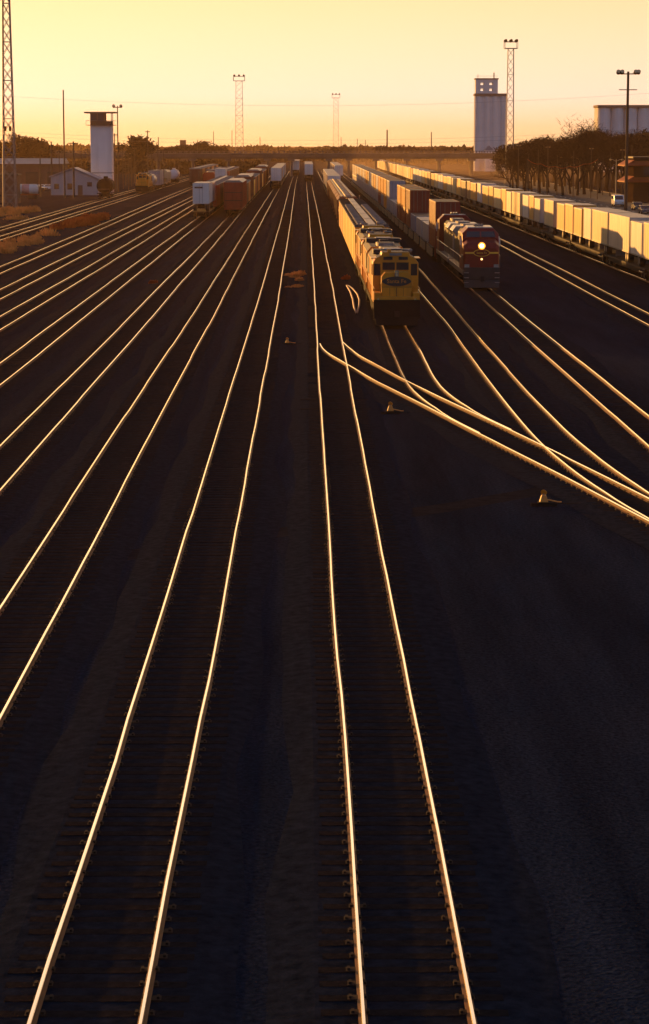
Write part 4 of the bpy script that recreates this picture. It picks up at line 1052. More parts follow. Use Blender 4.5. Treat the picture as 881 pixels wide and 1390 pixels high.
YW = 980
sh = thing('storage_elevator', 'wide pale grain storage block rising behind the bare trees at the right edge', 'grain elevator', loc=(X_at(811, YW), YW, 0))
zt2 = Z_at(146, YW); b = MB()
for i in range(9): b.cyl((3.0+i*5.6, 3.0, zt2/2), (0, 0, 1), 2.85, zt2, 'concrete_pale', 18)
b.box(0.2, 52, 3.2, 14, 0, zt2-0.05, 'concrete_pale'); b.build('silo', sh)
c = MB(); c.box(-0.2, 52.5, -0.2, 14.5, zt2, zt2+1.1, 'bridge_concrete'); c.build('cornice', sh)

YC = 556
ct = thing('control_tower', 'tall white yard control tower with dark glazed top cabin', 'tower', loc=(X_at(137.2, YC), YC, 0))
zr = Z_at(152.5, YC); zc0 = Z_at(169.5, YC); hw = 14.2*YC/F
b = MB(); b.box(-hw, hw, 0, 5.2, 0, zc0, 'wall_white'); b.box(-hw-0.05, hw+0.05, -0.05, 5.25, 4.9, 5.05, 'roof_dark'); b.build('shaft', ct, bevel=0.03)
c = MB(); 
for sx in (-1, 1):
    for y0 in (0.05, 4.95): c.box(sx*hw-0.1 if sx > 0 else -hw, hw if sx > 0 else -hw+0.1, y0, y0+0.2, zc0, zr-0.2, 'wall_brown')
for xx in (-hw*0.33, hw*0.33): c.box(xx-0.06, xx+0.06, 0.05, 0.2, zc0, zr-0.2, 'wall_brown')
c.box(-hw, hw, 0.04, 5.16, zc0+0.002, zc0+0.9, 'wall_brown')
cab = c.build('cabin', ct)
gl = MB(); gl.box(-hw+0.1, hw*0.3, 0.1, 0.14, zc0+0.9, zr-0.2, 'glass_dark'); gl.box(-hw+0.05, -hw+0.1, 0.25, 4.95, zc0+0.9, zr-0.2, 'glass_dark'); gl.box(hw-0.1, hw-0.05, 0.25, 4.95, zc0+0.9, zr-0.2, 'glass_dark'); gl.box(-hw+0.1, hw*0.36, 5.0, 5.05, zc0+0.9, zr-0.2, 'glass_dark'); gl.build('glazing', cab)
r = MB(); r.box(-hw-1.35, hw+1.0, -1.2, 6.4, zr-0.2, zr+0.12, 'wall_brown'); r.build('roof', ct)
w = MB(); w.box(-hw-0.9, hw+0.7, -0.8, 6.0, zc0-0.12, zc0+0.0, 'wall_brown')
for sx in (-hw-0.9, hw+0.7): w.tube([(sx, -0.8, zc0+1.0), (sx, 6.0, zc0+1.0)], 0.04, 'galv_steel', 5); w.tube([(sx, -0.8, zc0), (sx, -0.8, zc0+1.0)], 0.04, 'galv_steel', 5)
w.tube([(-hw-0.9, -0.8, zc0+1.0), (hw+0.7, -0.8, zc0+1.0)], 0.04, 'galv_steel', 5)
w.build('balcony', ct)

YS = 548
sd = thing('yard_office', 'low white gabled yard office at the foot of the control tower', 'building', loc=(X_at(72.5, YS), YS-7, 0))
W = X_at(136, YS)-X_at(72.5, YS); ze = 4.2; zr2 = Z_at(228.5, YS)
b = MB(); b.extrude([(0, 0), (W, 0), (W, ze-0.6), (W*0.48, zr2), (0, ze)], 0, 10, 'office_white'); bw = b.build('wall', sd)
r = MB(); r.add([(-0.4, -0.4, ze-0.05), (W*0.48, -0.4, zr2+0.08), (W*0.48, 10.4, zr2+0.08), (-0.4, 10.4, ze-0.05), (-0.4, -0.4, ze+0.15), (W*0.48, -0.4, zr2+0.28), (W*0.48, 10.4, zr2+0.28), (-0.4, 10.4, ze+0.15)], [(0, 1, 2, 3), (7, 6, 5, 4), (0, 4, 5, 1), (1, 5, 6, 2), (2, 6, 7, 3), (3, 7, 4, 0)], 'roof_tin')
r.add([(W+0.4, -0.4, ze-0.65), (W*0.48, -0.4, zr2+0.08), (W*0.48, 10.4, zr2+0.08), (W+0.4, 10.4, ze-0.65), (W+0.4, -0.4, ze-0.45), (W*0.48, -0.4, zr2+0.28), (W*0.48, 10.4, zr2+0.28), (W+0.4, 10.4, ze-0.45)], [(3, 2, 1, 0), (4, 5, 6, 7), (1, 5, 4, 0), (2, 6, 5, 1), (3, 7, 6, 2), (0, 4, 7, 3)], 'roof_tin')
r.build('roof', sd)
for fx, z0, z1, n in ((0.12, 1.4, 2.6, 'window'), (0.4, 1.3, 2.7, 'window'), (0.82, 2.0, 3.0, 'window'), (0.62, 0.0, 2.3, 'door')):
    m = MB(); m.box(W*fx-0.55, W*fx+0.55, -0.05, -0.004, z0+0.02, z1, 'glass_dark' if n == 'window' else 'wall_brown'); m.box(W*fx-0.65, W*fx+0.65, -0.09, -0.052, z1, z1+0.1, 'office_white'); m.build(n, bw)

YL = 640
wh = thing('warehouse', 'long low warehouse with pale roof and dark walls behind the left lattice mast', 'building', loc=(X_at(-40, YL), YL, 0))
W = X_at(84, YL)-X_at(-40, YL); zt3 = Z_at(216.5, YL); ze = Z_at(222.5, YL)
b = MB(); b.box(0, W, 0, 14, 0, ze, 'wall_brown'); 
for i in range(14): x = 1+i*W/14; b.box(x, x+0.15, -0.06, 0, 0, ze, 'wall_brown')
b.build('wall', wh)
r = MB(); r.add([(-0.5, -0.8, ze), (W+0.5, -0.8, ze), (W+0.5, 7, zt3+0.3), (-0.5, 7, zt3+0.3), (W+0.5, 14.8, ze), (-0.5, 14.8, ze)], [(0, 1, 2, 3), (3, 2, 4, 5), (1, 4, 2), (0, 3, 5), (0, 5, 4, 1)], 'roof_pale'); r.build('roof', wh)
for i in range(4):
    m = MB(); x = 3+i*W/4.2; m.box(x, x+3.4, -0.1, -0.061, 0.05, 4.2, 'roof_dark'); m.build('door', wh)

# dark utility building and dark wagon at the far left edge
YU = 470
ub = thing('utility_shed', 'dark flat-roofed utility shed at the left edge behind the near lattice mast', 'shed', loc=(X_at(-14, YU), YU, 0))
b = MB(); b.box(0, 5.4, 0, 5, 0, Z_at(238, YU), 'wall_brown'); b.build('wall', ub); r = MB(); r.box(-0.3, 5.7, -0.3, 5.3, Z_at(238, YU), Z_at(238, YU)+0.25, 'roof_dark'); r.build('roof', ub)
m = MB(); m.box(1.2, 2.3, -0.05, -0.003, 0.05, 2.2, 'roof_dark'); m.build('door', ub)

# white tank trailer by the mast
tt = thing('tank_trailer', 'white round tank trailer with faded pink band, parked by the near lattice mast', 'trailer', loc=(X_at(34, 500), 500, 0), rz=R(90))
b = MB(); b.cyl((0, 0, 2.2), (0, 1, 0), 1.1, 4.6, 'white_paint', 18); b.dome((0, -2.3, 2.2), 1.1, -1, 0.4, 'white_paint', 18); b.dome((0, 2.3, 2.2), 1.1, 1, 0.4, 'white_paint', 18); b.build('barrel', tt, smooth=True)
b = MB(); b.cyl((0, 0, 2.2), (0, 1, 0), 1.105, 1.6, 'pink_band', 18); b.build('band', tt, smooth=True)
b = MB(); b.box(-0.9, 0.9, -2.6, 2.6, 0.95, 1.15, 'awning_orange'); b.build('chassis', tt)
for sx in (-1, 1):
    w = MB(); 
    for q in (-1.9, -0.8): w.cyl((sx*0.85, q, 0.5), (1, 0, 0), 0.5, 0.35, 'rubber', 14)
    w.build('wheel', tt)

# ------------------------------------------------------------------ road vehicles
def make_car(paint, van=False):
    root = thing('parked_car' if not van else 'parked_van', '', 'car' if not van else 'van')
    b = MB()
    if van:
        out = [(-2.4, 0.35), (2.4, 0.35), (2.45, 1.0), (2.0, 1.25), (1.5, 2.05), (1.2, 2.15), (-2.3, 2.15), (-2.42, 1.9)]
    else:
        out = [(-2.2, 0.3), (2.2, 0.3), (2.25, 0.75), (1.0, 0.92), (0.3, 1.4), (-1.0, 1.42), (-1.75, 0.95), (-2.25, 0.9)]
    k = len(out); hw = 0.95 if van else 0.85
    rings = []
    for x, sc in ((-hw, 0.93), (-hw*0.96, 1.0), (hw*0.96, 1.0), (hw, 0.93)):
        rings.append([(x, -p[0]*sc, 0.35+(p[1]-0.35)*sc) for p in out])
    b.loft(rings, paint); body = b.build('body', root, bevel=0.03)
    g = MB()
    if van:
        g.add([(-0.8, -2.02, 1.3), (0.8, -2.02, 1.3), (0.74, -1.56, 2.02), (-0.74, -1.56, 2.02)], [(0, 1, 2, 3)], 'glass_dark')
        for s_ in (-1, 1): a, c = sorted((s_*hw, s_*(hw+0.01))); g.box(a, c, -1.3, 2.0, 1.35, 1.95, 'glass_dark')
        g.box(-0.78, 0.78, 2.37, 2.39, 1.35, 1.95, 'glass_dark')
    else:
        g.add([(-0.72, -1.0, 0.98), (0.72, -1.0, 0.98), (0.62, -0.36, 1.39), (-0.62, -0.36, 1.39)], [(0, 1, 2, 3)], 'glass_dark')
        for s_ in (-1, 1): a, c = sorted((s_*hw*0.99, s_*(hw+0.01))); g.box(a, c, -0.5, 1.2, 0.98, 1.3, 'glass_dark')
        g.add([(-0.7, 1.7, 1.0), (0.7, 1.7, 1.0), (0.62, 1.02, 1.4), (-0.62, 1.02, 1.4)], [(3, 2, 1, 0)], 'glass_dark')
    gg = g; gg.build('window', root)
    for sx in (-1, 1):
        for yy in (-1.4, 1.4):
            w = MB(); w.cyl((sx*(hw-0.1), yy, 0.33), (1, 0, 0), 0.33, 0.24, 'rubber', 16); w.cyl((sx*(hw+0.02), yy, 0.33), (1, 0, 0), 0.19, 0.03, 'galv_steel', 12); w.build('wheel', root)
        h = MB(); yf = -2.46 if van else -2.27; h.box(sx*0.62-0.17, sx*0.62+0.17, yf, yf+0.06, 0.62, 0.8, 'lamp_glass'); h.build('headlight', root)
    bm_ = MB(); yf = -2.5 if van else -2.32; bm_.box(-hw*0.9, hw*0.9, yf, yf+0.1, 0.38, 0.52, 'galv_steel'); bm_.build('bumper', root)
    return root
yv = Y_ground(280); spawn('van', lambda: make_car('car_white', True), (X_at(840, yv), yv, 0.012), 'pale van facing the camera beside the big dark floodlight pole')
for i, (px, py, c, lab) in enumerate([(877, 290, 'car_blue', 'blue grey car at the right edge, nearest of the parked cars'), (867, 285, 'car_dark', 'dark car glinting just left of the blue grey one')]):
    yy = Y_ground(py); spawn('car'+c, lambda: make_car(c), (X_at(px, yy), yy, 0.012), lab, 'cars parked at the right')
for i, (px, py, c, rz, lab) in enumerate([(50, 259, 'car_dark', 70, 'dark car beside the white tank trailer'), (57.5, 258, 'car_white', 75, 'white car parked between two others, left of the yard office'), (66, 258, 'car_white', 100, 'white car nearest to the yard office wall')]):
    yy = Y_ground(py); spawn('car'+c, lambda: make_car(c), (X_at(px, yy), yy, 0.0), lab, 'cars parked left of the office', rz=R(rz))
# street and car park at right
st = MB(); st.box(42, 74, 60, 760, -0.2, 0.008, 'asphalt'); 
tag(st.build('road'), kind='structure')
lm = MB()
y = 200
while y < 740: lm.box(57.9, 58.1, y, y+3, 0.009, 0.0125, 'line_paint'); y += 9
tag(lm.build('road_marking'), kind='structure')
kb = MB(); kb.box(41.6, 42.0, 60, 760, -0.1, 0.13, 'bridge_concrete'); kb.box(74.0, 74.4, 60, 760, -0.1, 0.13, 'bridge_concrete'); tag(kb.build('kerb'), kind='structure')

# building with awnings at right edge
YA = 470
ab = thing('shop_building', 'dark brick building with two tiers of orange awnings at the right edge', 'building', loc=(X_at(861, YA), YA, 0))
b = MB(); b.box(0, 14, 0, 12, 0, 9.0, 'wall_brick'); wl_ = b.build('wall', ab); b = MB(); b.box(-0.2, 14.2, -0.2, 12.2, 9.0, 9.3, 'roof_dark'); b.build('roof', ab)
for zz in (Z_at(224, YA), Z_at(246, YA)):
    a = MB(); a.add([(-1.7, -0.6, zz), (0, -0.6, zz+1.0), (0, 12, zz+1.0), (-1.7, 12, zz), (-1.7, -0.6, zz-0.25), (0, -0.6, zz-0.02), (0, 12, zz-0.02), (-1.7, 12, zz-0.25)], [(0, 1, 2, 3), (7, 6, 5, 4), (0, 4, 5, 1), (1, 5, 6, 2), (2, 6, 7, 3), (3, 7, 4, 0)], 'awning_orange')
    a.add([(-1.7, -1.6, zz), (4, -1.6, zz), (4, -0.02, zz+0.8), (0, -0.02, zz+0.8), (-1.7, -1.6, zz-0.2), (4, -1.6, zz-0.2), (4, -0.02, zz-0.02), (0, -0.02, zz-0.02)], [(0, 1, 2, 3), (7, 6, 5, 4), (0, 4, 5, 1), (1, 5, 6, 2), (2, 6, 7, 3), (3, 7, 4, 0)], 'awning_orange')
    a.build('awning', ab)
for i in range(4):
    m = MB(); m.box(2.0+i*3.0, 3.4+i*3.0, -0.05, -0.003, 5.6, 7.2, 'glass_dark'); m.build('window', wl_)

# ------------------------------------------------------------------ masts and poles
def lattice(label, px, ytop, Y, wb, wt, head=True, group='floodlight masts over the yard', htop=None, plat=None):
    z1 = htop or Z_at(ytop, Y)
    root = thing('lattice_mast', label, 'mast', group, loc=(X_at(px, Y), Y, 0))
    m = MB()
    def corner(i, z):
        w = (wb+(wt-wb)*z/z1)/2; sx, sy = [(-1, -1), (1, -1), (1, 1), (-1, 1)][i]; return (sx*w, sy*w, z)
    t = 0.1 if Y < 500 else 0.07 if Y < 700 else 0.06
    for i in range(4): m.tube([corner(i, 0), corner(i, z1)], t, 'galv_steel', 5)
    n = int(z1/2.3); 
    for k in range(n):
        za, zb = z1*k/n, z1*(k+1)/n
        for i in range(4):
            j = (i+1) % 4
            m.tube([corner(i, za), corner(j, zb)], t*0.5, 'galv_steel', 4)
            m.tube([corner(j, za), corner(i, zb)], t*0.5, 'galv_steel', 4)
            if k % 3 == 0: m.tube([corner(i, zb), corner(j, zb)], t*0.7, 'galv_steel', 4)
    m.build('lattice', root)
    if plat:
        p = MB(); w = (wb+(wt-wb)*plat/z1)
        for sx in (-0.45, 0.45): p.box(sx-0.2, sx+0.2, -w/2-0.5, -w/2-0.1, plat, plat+0.9, 'black_steel')
        p.build('equipment_box', root)
    if head:
        h = MB(); w = wt/2+1.0
        h.box(-w, w, -w, w, z1, z1+0.15, 'galv_steel')
        for sx in (-1, 1):
            h.tube([(sx*w, -w, z1+1.9), (sx*w, w, z1+1.9)], 0.07, 'galv_steel', 4); h.tube([(-w, sx*w, z1+1.9), (w, sx*w, z1+1.9)], 0.07, 'galv_steel', 4)
            for sy in (-1, 1): h.tube([(sx*w, sy*w, z1), (sx*w, sy*w, z1+1.9)], 0.07, 'galv_steel', 4)
        pl = h.build('platform', root)
        for sx in (-1, 0, 1):
            for sy in (-1, 1):
                l = MB(); l.cyl((sx*w*0.85, sy*w, z1+2.2), (0, 1, -0.5*sy), 0.36, 0.5, 'black_steel', 10); l.build('floodlight', pl)
    return root
lattice('large near lattice mast at the left edge, its top cut off by the photo', 12, 0, 437, 2.3, 0.9, True, htop=52, plat=Z_at(178, 437))
lattice('far lattice floodlight mast left of centre', 325, 110, 960, 3.4, 2.6)
lattice('faintest lattice floodlight mast, near the middle in the haze', 456, 133, 1300, 3.4, 2.4)
lattice('lattice floodlight mast just right of the grain elevator', 692, 66, 660, 2.3, 1.6)

def pole(label, px, ytop, Y, r=0.16, arm=0.0, group=None, lamps=0, base=0, name='utility_pole', cat='pole', arm2=False):
    z1 = Z_at(ytop, Y); root = thing(name, label, cat, group, loc=(X_at(px, Y), Y, base))
    m = MB(); m.tube([(0, 0, 0), (0, 0, z1*0.5), (0, 0, z1)], r, 'wood_pole', 8, r*0.7); m.build('shaft', root)
    if arm:
        c = MB(); c.box(-arm, arm, -0.22, -0.1, z1-0.5, z1-0.32, 'wood_pole')
        if arm2: c.box(-arm*0.9, arm*0.9, -0.22, -0.1, z1-3.2, z1-3.05, 'wood_pole')
        for sx in (-0.9, -0.45, 0.45, 0.9): c.cyl((sx*arm, -0.16, z1-0.24), (0, 0, 1), 0.05, 0.14, 'lamp_glass', 6)
        c.build('crossarm', root)
    for i in range(lamps):
        sx = [-1, 1, -0.62, 0.72][i]; l = MB()
        l.cyl((sx*arm, -0.3, z1-0.1), (0, 1, -0.5), 0.36, 0.55, 'black_steel', 12); l.cyl((sx*arm, -0.55, z1+0.03), (0, 1, -0.5), 0.3, 0.04, 'lamp_glass', 12); l.build('floodlight', root)
    return root
pole('thick tall dark floodlight pole with two double lamps at the right edge', 851, 97, 405, 0.3, 1.75, None, 4, name='floodlight_pole', cat='light pole', arm2=True)
pole('tall slim bare pole between the near lattice mast and white tower', 87, 122, 515, 0.2)
pole('floodlight pole with double lamps right beside the white tower', 160, 143.5, 575, 0.18, 0.9, None, 2, name='floodlight_pole', cat='light pole')
pole('dark thick pole standing left of the tall slim bare pole', 69.5, 192, 545, 0.24, 0.0)
pole('dark pole with crossarm right in front of the yard office', 99.5, 192, 515, 0.24, 1.1)
pole('short dark pole close to the parked cars', 54, 212, 520, 0.18)
pole('tall pole left of the small yellow switcher', 200.5, 177, 700, 0.2, 0.7)
pole('pole with crossarm just right of the white tower', 155.5, 181, 580, 0.16, 0.7)
for i, px in enumerate((110, 119, 75, 80, 84, 166.5, 170, 174, 178, 182.5, 206, 214, 222)):
    pole('thin dark pole in the tangle of poles around the white tower', px, 200+(i*37 % 9), 590+(i*53 % 120), 0.13, 0.6 if i % 2 else 0, 'thin poles around the white tower')
for i, (px, yt, Y) in enumerate(((215, 186, 900), (290, 178, 1250), (315, 177, 1280), (353, 186, 1200), (386, 196, 1150), (463, 186, 1300), (485, 188, 1300), (496, 190, 1250), (268, 190, 1000))):
    pole('thin faint mast above the hazy treeline', px, yt, Y, 0.22, 0.0, 'faint masts above the treeline', name='slim_mast', cat='mast')
for i, px in enumerate((704, 718, 731, 744, 757, 779, 803, 819, 829, 845, 858)):
    pole('thin dark pole in front of the bare trees at the right', px, 196+(i*29 % 17), 505+(i*31 % 45), 0.11, 0.5 if i % 3 == 0 else 0, 'thin poles before the bare trees')
pole('dark slim mast above the treeline right of centre', 525.5, 176, 1400, 0.55, 0, name='slim_mast', cat='mast')
pole('dark slim mast halfway between the centre and grain elevator', 585.5, 179, 1400, 0.4, 0, name='slim_mast', cat='mast')
def street_lamp(label, px, ytop, ybase, arm=1.3, single=False, group='street lamps at the right'):
    Y = Y_ground(ybase); z1 = Z_at(ytop, Y)
    root = thing('street_lamp', label, 'street lamp', group, loc=(X_at(px, Y), Y, 0.0))
    m = MB(); m.tube([(0, 0, 0), (0, 0, z1)], 0.12, 'hose_tan', 8, 0.07); m.build('shaft', root)
    for sx in ((-1, 1) if not single else (-1,)):
        a = MB(); a.tube([(0, 0, z1-0.5), (sx*arm*0.6, 0, z1-0.1), (sx*arm, 0, z1)], 0.045, 'hose_tan', 5); a.build('arm', root)
        l = MB(); l.sphere((sx*arm, 0, z1-0.12), 0.27, 'lamp_glass', 10, 7, 0.8); l.build('lamp_head', root)
street_lamp('double street lamp left of the drooping cable, before the bare trees', 770, 213, 262)
street_lamp('double street lamp right of the drooping cable, beside the dark floodlight pole', 837, 216, 268)
street_lamp('slim single street lamp just right of the left double lamp', 787.5, 214, 262, single=True)
street_lamp('single street lamp in front of the orange awnings', 864, 216, 270, single=True)
# drooping cable
Yc = 500
cb = MB(); pts = []
X0, X1_ = X_at(716, Yc), X_at(812, Yc); n = 44
for i in range(n+1):
    t = i/n; x = X0+(X1_-X0)*t
    z = Z_at(216, Yc)-2.2*(1-(2*t-1)**2)*0.72-0.35*abs(math.sin(t*math.pi*5))
    pts.append((x, Yc, z))
cb.tube(pts, 0.055, 'awning_orange', 5)
tag(cb.build('cable'), 'drooping orange-lit cable strung in scallops before the bare trees', 'cable')
for px in (716, 812):
    pole('slim post holding an end of the drooping cable '+('on the left' if px < 750 else 'near the awnings'), px, 215, Yc, 0.1)
# overhead wires
for (yt, Y, lab) in ((143.5, 700, 'faint overhead wire high across the sky'), (190.5, 640, 'faint overhead wire low across the sky, upper of the low pair'), (195.5, 640, 'faint overhead wire lowest across the sky, just over the treeline')):
    w = MB(); z = Z_at(yt, Y); pts = []
    for i in range(25):
        x = -135+270*i/24; pts.append((x, Y, z+0.00035*x*x))
    w.tube(pts, 0.022, 'galv_steel', 4)
    tag(w.build('overhead_wire'), lab, 'wire', 'overhead wires')
for sx in (-135, 135):
    r_ = thing('utility_pole', 'tall pole outside the photo carrying overhead wires, '+('left' if sx < 0 else 'right'), 'pole', loc=(sx, 670, 0))
    m = MB(); m.tube([(0, 0, 0), (0, 0, 34)], 0.3, 'wood_pole', 8, 0.2); m.build('shaft', r_)
    c = MB()
    for yt, Y in ((143.5, 700), (190.5, 640), (195.5, 640)): z = Z_at(yt, Y)+0.00035*135*135; c.box(-0.1, 0.1, min(0, Y-670), max(0, Y-670), z-0.12, z+0.04, 'wood_pole')
    c.build('crossarm', r_)

# ------------------------------------------------------------------ switch stands, hose
def make_stand():
    root = thing('switch_stand', '', 'switch stand')
    b = MB(); b.box(-0.45, 0.45, -0.12, 0.12, 0.0, 0.14, 'tie_wood'); b.box(-0.2, 0.2, -0.16, 0.16, 0.14, 0.2, 'black_steel'); b.build('base', root, bevel=0.01)
    b = MB(); b.loft([[(-0.15, -0.14, 0.2), (0.15, -0.14, 0.2), (0.15, 0.14, 0.2), (-0.15, 0.14, 0.2)], [(-0.08, -0.08, 0.5), (0.08, -0.08, 0.5), (0.08, 0.08, 0.5), (-0.08, 0.08, 0.5)]], 'stand_yellow'); b.cyl((0, 0, 0.52), (0, 0, 1), 0.03, 0.1, 'galv_steel', 8); b.build('housing', root, bevel=0.01)
    b = MB(); b.cyl((0, 0, 0.62), (0.75, 1, 0.2), 0.12, 0.03, 'stand_yellow', 14); b.build('target', root)
    b = MB(); b.tube([(0.1, 0, 0.3), (0.5, -0.05, 0.2), (0.62, -0.05, 0.2)], 0.03, 'stand_yellow', 6); b.build('lever', root)
    b = MB(); b.tube([(0.15, 0.1, 0.1), (1.6, 0.3, 0.07)], 0.02, 'black_steel', 6); b.build('rod', root)
    return root
for px, py, lab in ((530, 562, 'yellow switch stand beside the ladder track, below the yellow locomotive'), (738, 687, 'yellow switch stand beside the lower right end of the ladder track'), (390, 468, 'small yellow switch stand between the two middle tracks')):
    p = at(px, py, 0); spawn('stand', make_stand, (p.x, p.y, 0.0), lab, 'switch stands', scale=(0.95, 0.95, 0.75) if px > 400 else (0.8, 0.8, 0.6))
h = MB(); pts = [at(x, y, 0.07) for x, y in ((483.5, 424), (480.5, 416), (479, 406), (475.5, 396), (471.5, 389), (470.5, 387.5), (473, 388), (479, 392), (485, 399), (488, 407), (487.5, 415), (485, 424))]
pts = [(p.x+0.15*0, p.y, 0.07) for p in pts]
h.tube(pts, 0.07, 'hose_tan', 6)
tag(h.build('hose', smooth=True), 'pale hose lying in a leaf-shaped loop beside the yellow locomotive', 'hose')

# ------------------------------------------------------------------ vegetation
def make_tree(seed, leaf=False):
    r = random.Random(seed); root = thing('tree', '', 'tree')
    t = MB(); tw = MB(); tips = []
    def grow(p, d, ln, rad, lev):
        pts = [p]; q = p; dd = d
        for i in range(3):
            dd = (dd+Vector((r.uniform(-.18, .18), r.uniform(-.18, .18), r.uniform(-.05, .14)))).normalized()
            q = q+dd*ln/3; pts.append(q)
        (t if lev < 3 else tw).tube(pts, rad, 'bark' if lev < 3 else 'twig', 6 if lev < 2 else 4 if lev < 3 else 3, rad*0.6)
        if lev >= 4:
            tips.append((q, dd)); return
        for i in range(r.choice([3, 4]) if lev < 3 else 4):
            a = r.uniform(0, 2*math.pi); sp = r.uniform(0.4, 0.9)
            u = dd.orthogonal().normalized(); w = dd.cross(u)
            nd = (dd*math.cos(sp)+(u*math.cos(a)+w*math.sin(a))*math.sin(sp)+Vector((0, 0, 0.12))).normalized()
            base = pts[r.choice([2, 3, 3])] if lev else pts[r.choice([2, 3])]
            grow(base, nd, ln*r.uniform(0.58, 0.82), rad*0.55, lev+1)
    grow(Vector((0, 0, 0)), Vector((0, 0, 1)), 3.4, 0.24, 0)
    zmax = max(q.z for q, _ in tips)
    for q, dd in tips:
        for i in range(4 if not leaf else 7):
            e = q+Vector((r.gauss(0, .5), r.gauss(0, .5), r.gauss(.1, .4)))
            s = r.uniform(0.25, 0.6) if not leaf else r.uniform(0.25, 0.5)
            v = Vector((r.uniform(-1, 1), r.uniform(-1, 1), r.uniform(-0.3, 1))).normalized(); u = v.orthogonal().normalized()
            wd = 0.035 if not leaf else s*0.5
            tw.add([e-u*wd, e+u*wd, e+v*s*1.6+u*wd*0.3, e+v*s*1.6-u*wd*0.3], [(0, 1, 2, 3)], 'twig' if not leaf else 'leaf_dark')
    t.build('trunk', root); tw.build('crown', root)
    root['h'] = zmax
    return root
def plant_tree(i, px, ytop, Y, leaf, lab, grp):
    key = ('lt' if leaf else 'bt')+str(i % 3)
    if key not in PROTO:
        o = make_tree(100+i % 3+(10 if leaf else 0), leaf); PROTO[key] = o
    else: o = copy_tree(PROTO[key])
    hgt = Z_at(ytop, Y); s = hgt/o['h']
    o.location = (X_at(px, Y), Y, -0.05); o.rotation_euler = (0, 0, (i*2.4) % 6.28)
    o.scale = (s*1.05, s*1.05, s); o['label'] = lab; o['group'] = grp
prof = [(684, 203), (690, 199), (700, 194), (720, 190), (740, 188), (760, 190), (785, 184), (796, 170), (806, 178), (820, 182), (850, 179), (881, 181), (900, 181)]
def ptop(x):
    for (a, ya), (b, yb) in zip(prof, prof[1:]):
        if a <= x <= b: return ya+(yb-ya)*(x-a)/(b-a)
    return 190
i = 0
for row, (Y0, step, dy) in enumerate(((560, 9.5, 6), (630, 7.5, 0), (720, 9, 3))):
    x = 694+row*2.5-(8 if row == 2 else 0)
    while x < 905:
        yt = ptop(min(900, max(684, x)))+dy+rnd.uniform(-2, 13)
        if abs(x-796) < 4 and row == 1: yt = 165
        plant_tree(i, x, yt, Y0+rnd.uniform(-25, 25), row == 2, 'bare brown tree in the dark row behind the trailer train at right', 'bare trees at the right'); i += 1
        x += step+rnd.uniform(-2, 2)
for j, (px, yt, Y) in enumerate(((22, 196, 800), (33, 187, 800), (42, 192, 820), (55, 197, 840), (70, 200, 860), (185, 188, 820), (178, 195, 830), (194, 197, 850), (8, 195, 820), (-4, 193, 800), (262, 197, 1000), (275, 194, 1010), (290, 198, 1000), (240, 200, 1000), (227, 203, 980), (304, 200, 1050), (470, 199, 1250), (455, 201, 1250))):
    plant_tree(j, px, yt, Y, True, 'dark rounded tree in the hazy left and middle distance', 'hazy distant trees')

# far wood on the skyline: nobody could count it
def treeline(name, Y, x0, x1, prof_fn, n, size, seed):
    r = random.Random(seed); m = MB()
    for q in range(n):
        x = r.uniform(x0, x1); top = prof_fn(x); yy = Y+r.uniform(-40, 40)
        z = top*(r.random()**0.6)
        c = Vector((x, yy, z)); s = size*r.uniform(0.5, 1.2)
        for _ in range(2):
            v = Vector((r.gauss(0, 1), r.gauss(0, 1), r.gauss(0, 1))).normalized(); u = v.orthogonal().normalized(); w = v.cross(u)
            c2 = c+Vector((r.gauss(0, s*.5), r.gauss(0, s*.5), r.gauss(0, s*.3)))
            m.add([c2-u*s-w*s*.6, c2+u*s*0.8-w*s*.5, c2+u*s*.6+w*s*.7, c2-u*s*.7+w*s*.6], [(0, 1, 2, 3)], 'far_leaf')
    return tag(m.build(name), kind='stuff')
import mathutils
nz = mathutils.noise
def pf(x): return max(2.0, 4.8+3.5*nz.noise(Vector((x*0.03, 1.3, 0)))+2.0*nz.noise(Vector((x*0.11, 7.3, 0))))
def pf2(x): return max(2.0, 7.0+2.5*nz.noise(Vector((x*0.02, 4.3, 0)))+2.0*nz.noise(Vector((x*0.08, 2.3, 0))))
def pf3(x): return max(1.5, 4.0+2.0*nz.noise(Vector((x*0.05, 9.3, 0))))
treeline('treeline', 1500, -240, 270, pf, 5500, 1.5, 3)
treeline('treeline', 1350, 40, 130, lambda x: pf2(x)+1.8, 2200, 1.4, 4)
treeline('treeline', 2300, -380, 400, lambda x: pf2(x)+0.5, 4500, 2.4, 5)
treeline('undergrowth', 930, -170, -20, pf3, 2600, 1.2, 6)

# distant blocks over the treeline
db = thing('distant_building', 'small brown block building rising over the hazy treeline at left', 'building', loc=(X_at(249, 1450), 1450, 0))
b = MB(); z = Z_at(191, 1450); b.box(-2.2, 1.4, 0, 5, 0, z, 'wall_brown'); b.box(1.4, 3.0, 0, 5, 0, Z_at(196, 1450), 'wall_brown'); b.build('wall', db); b = MB(); b.box(-2.4, 1.6, -0.2, 5.2, z, z+0.4, 'roof_dark'); b.build('roof', db)

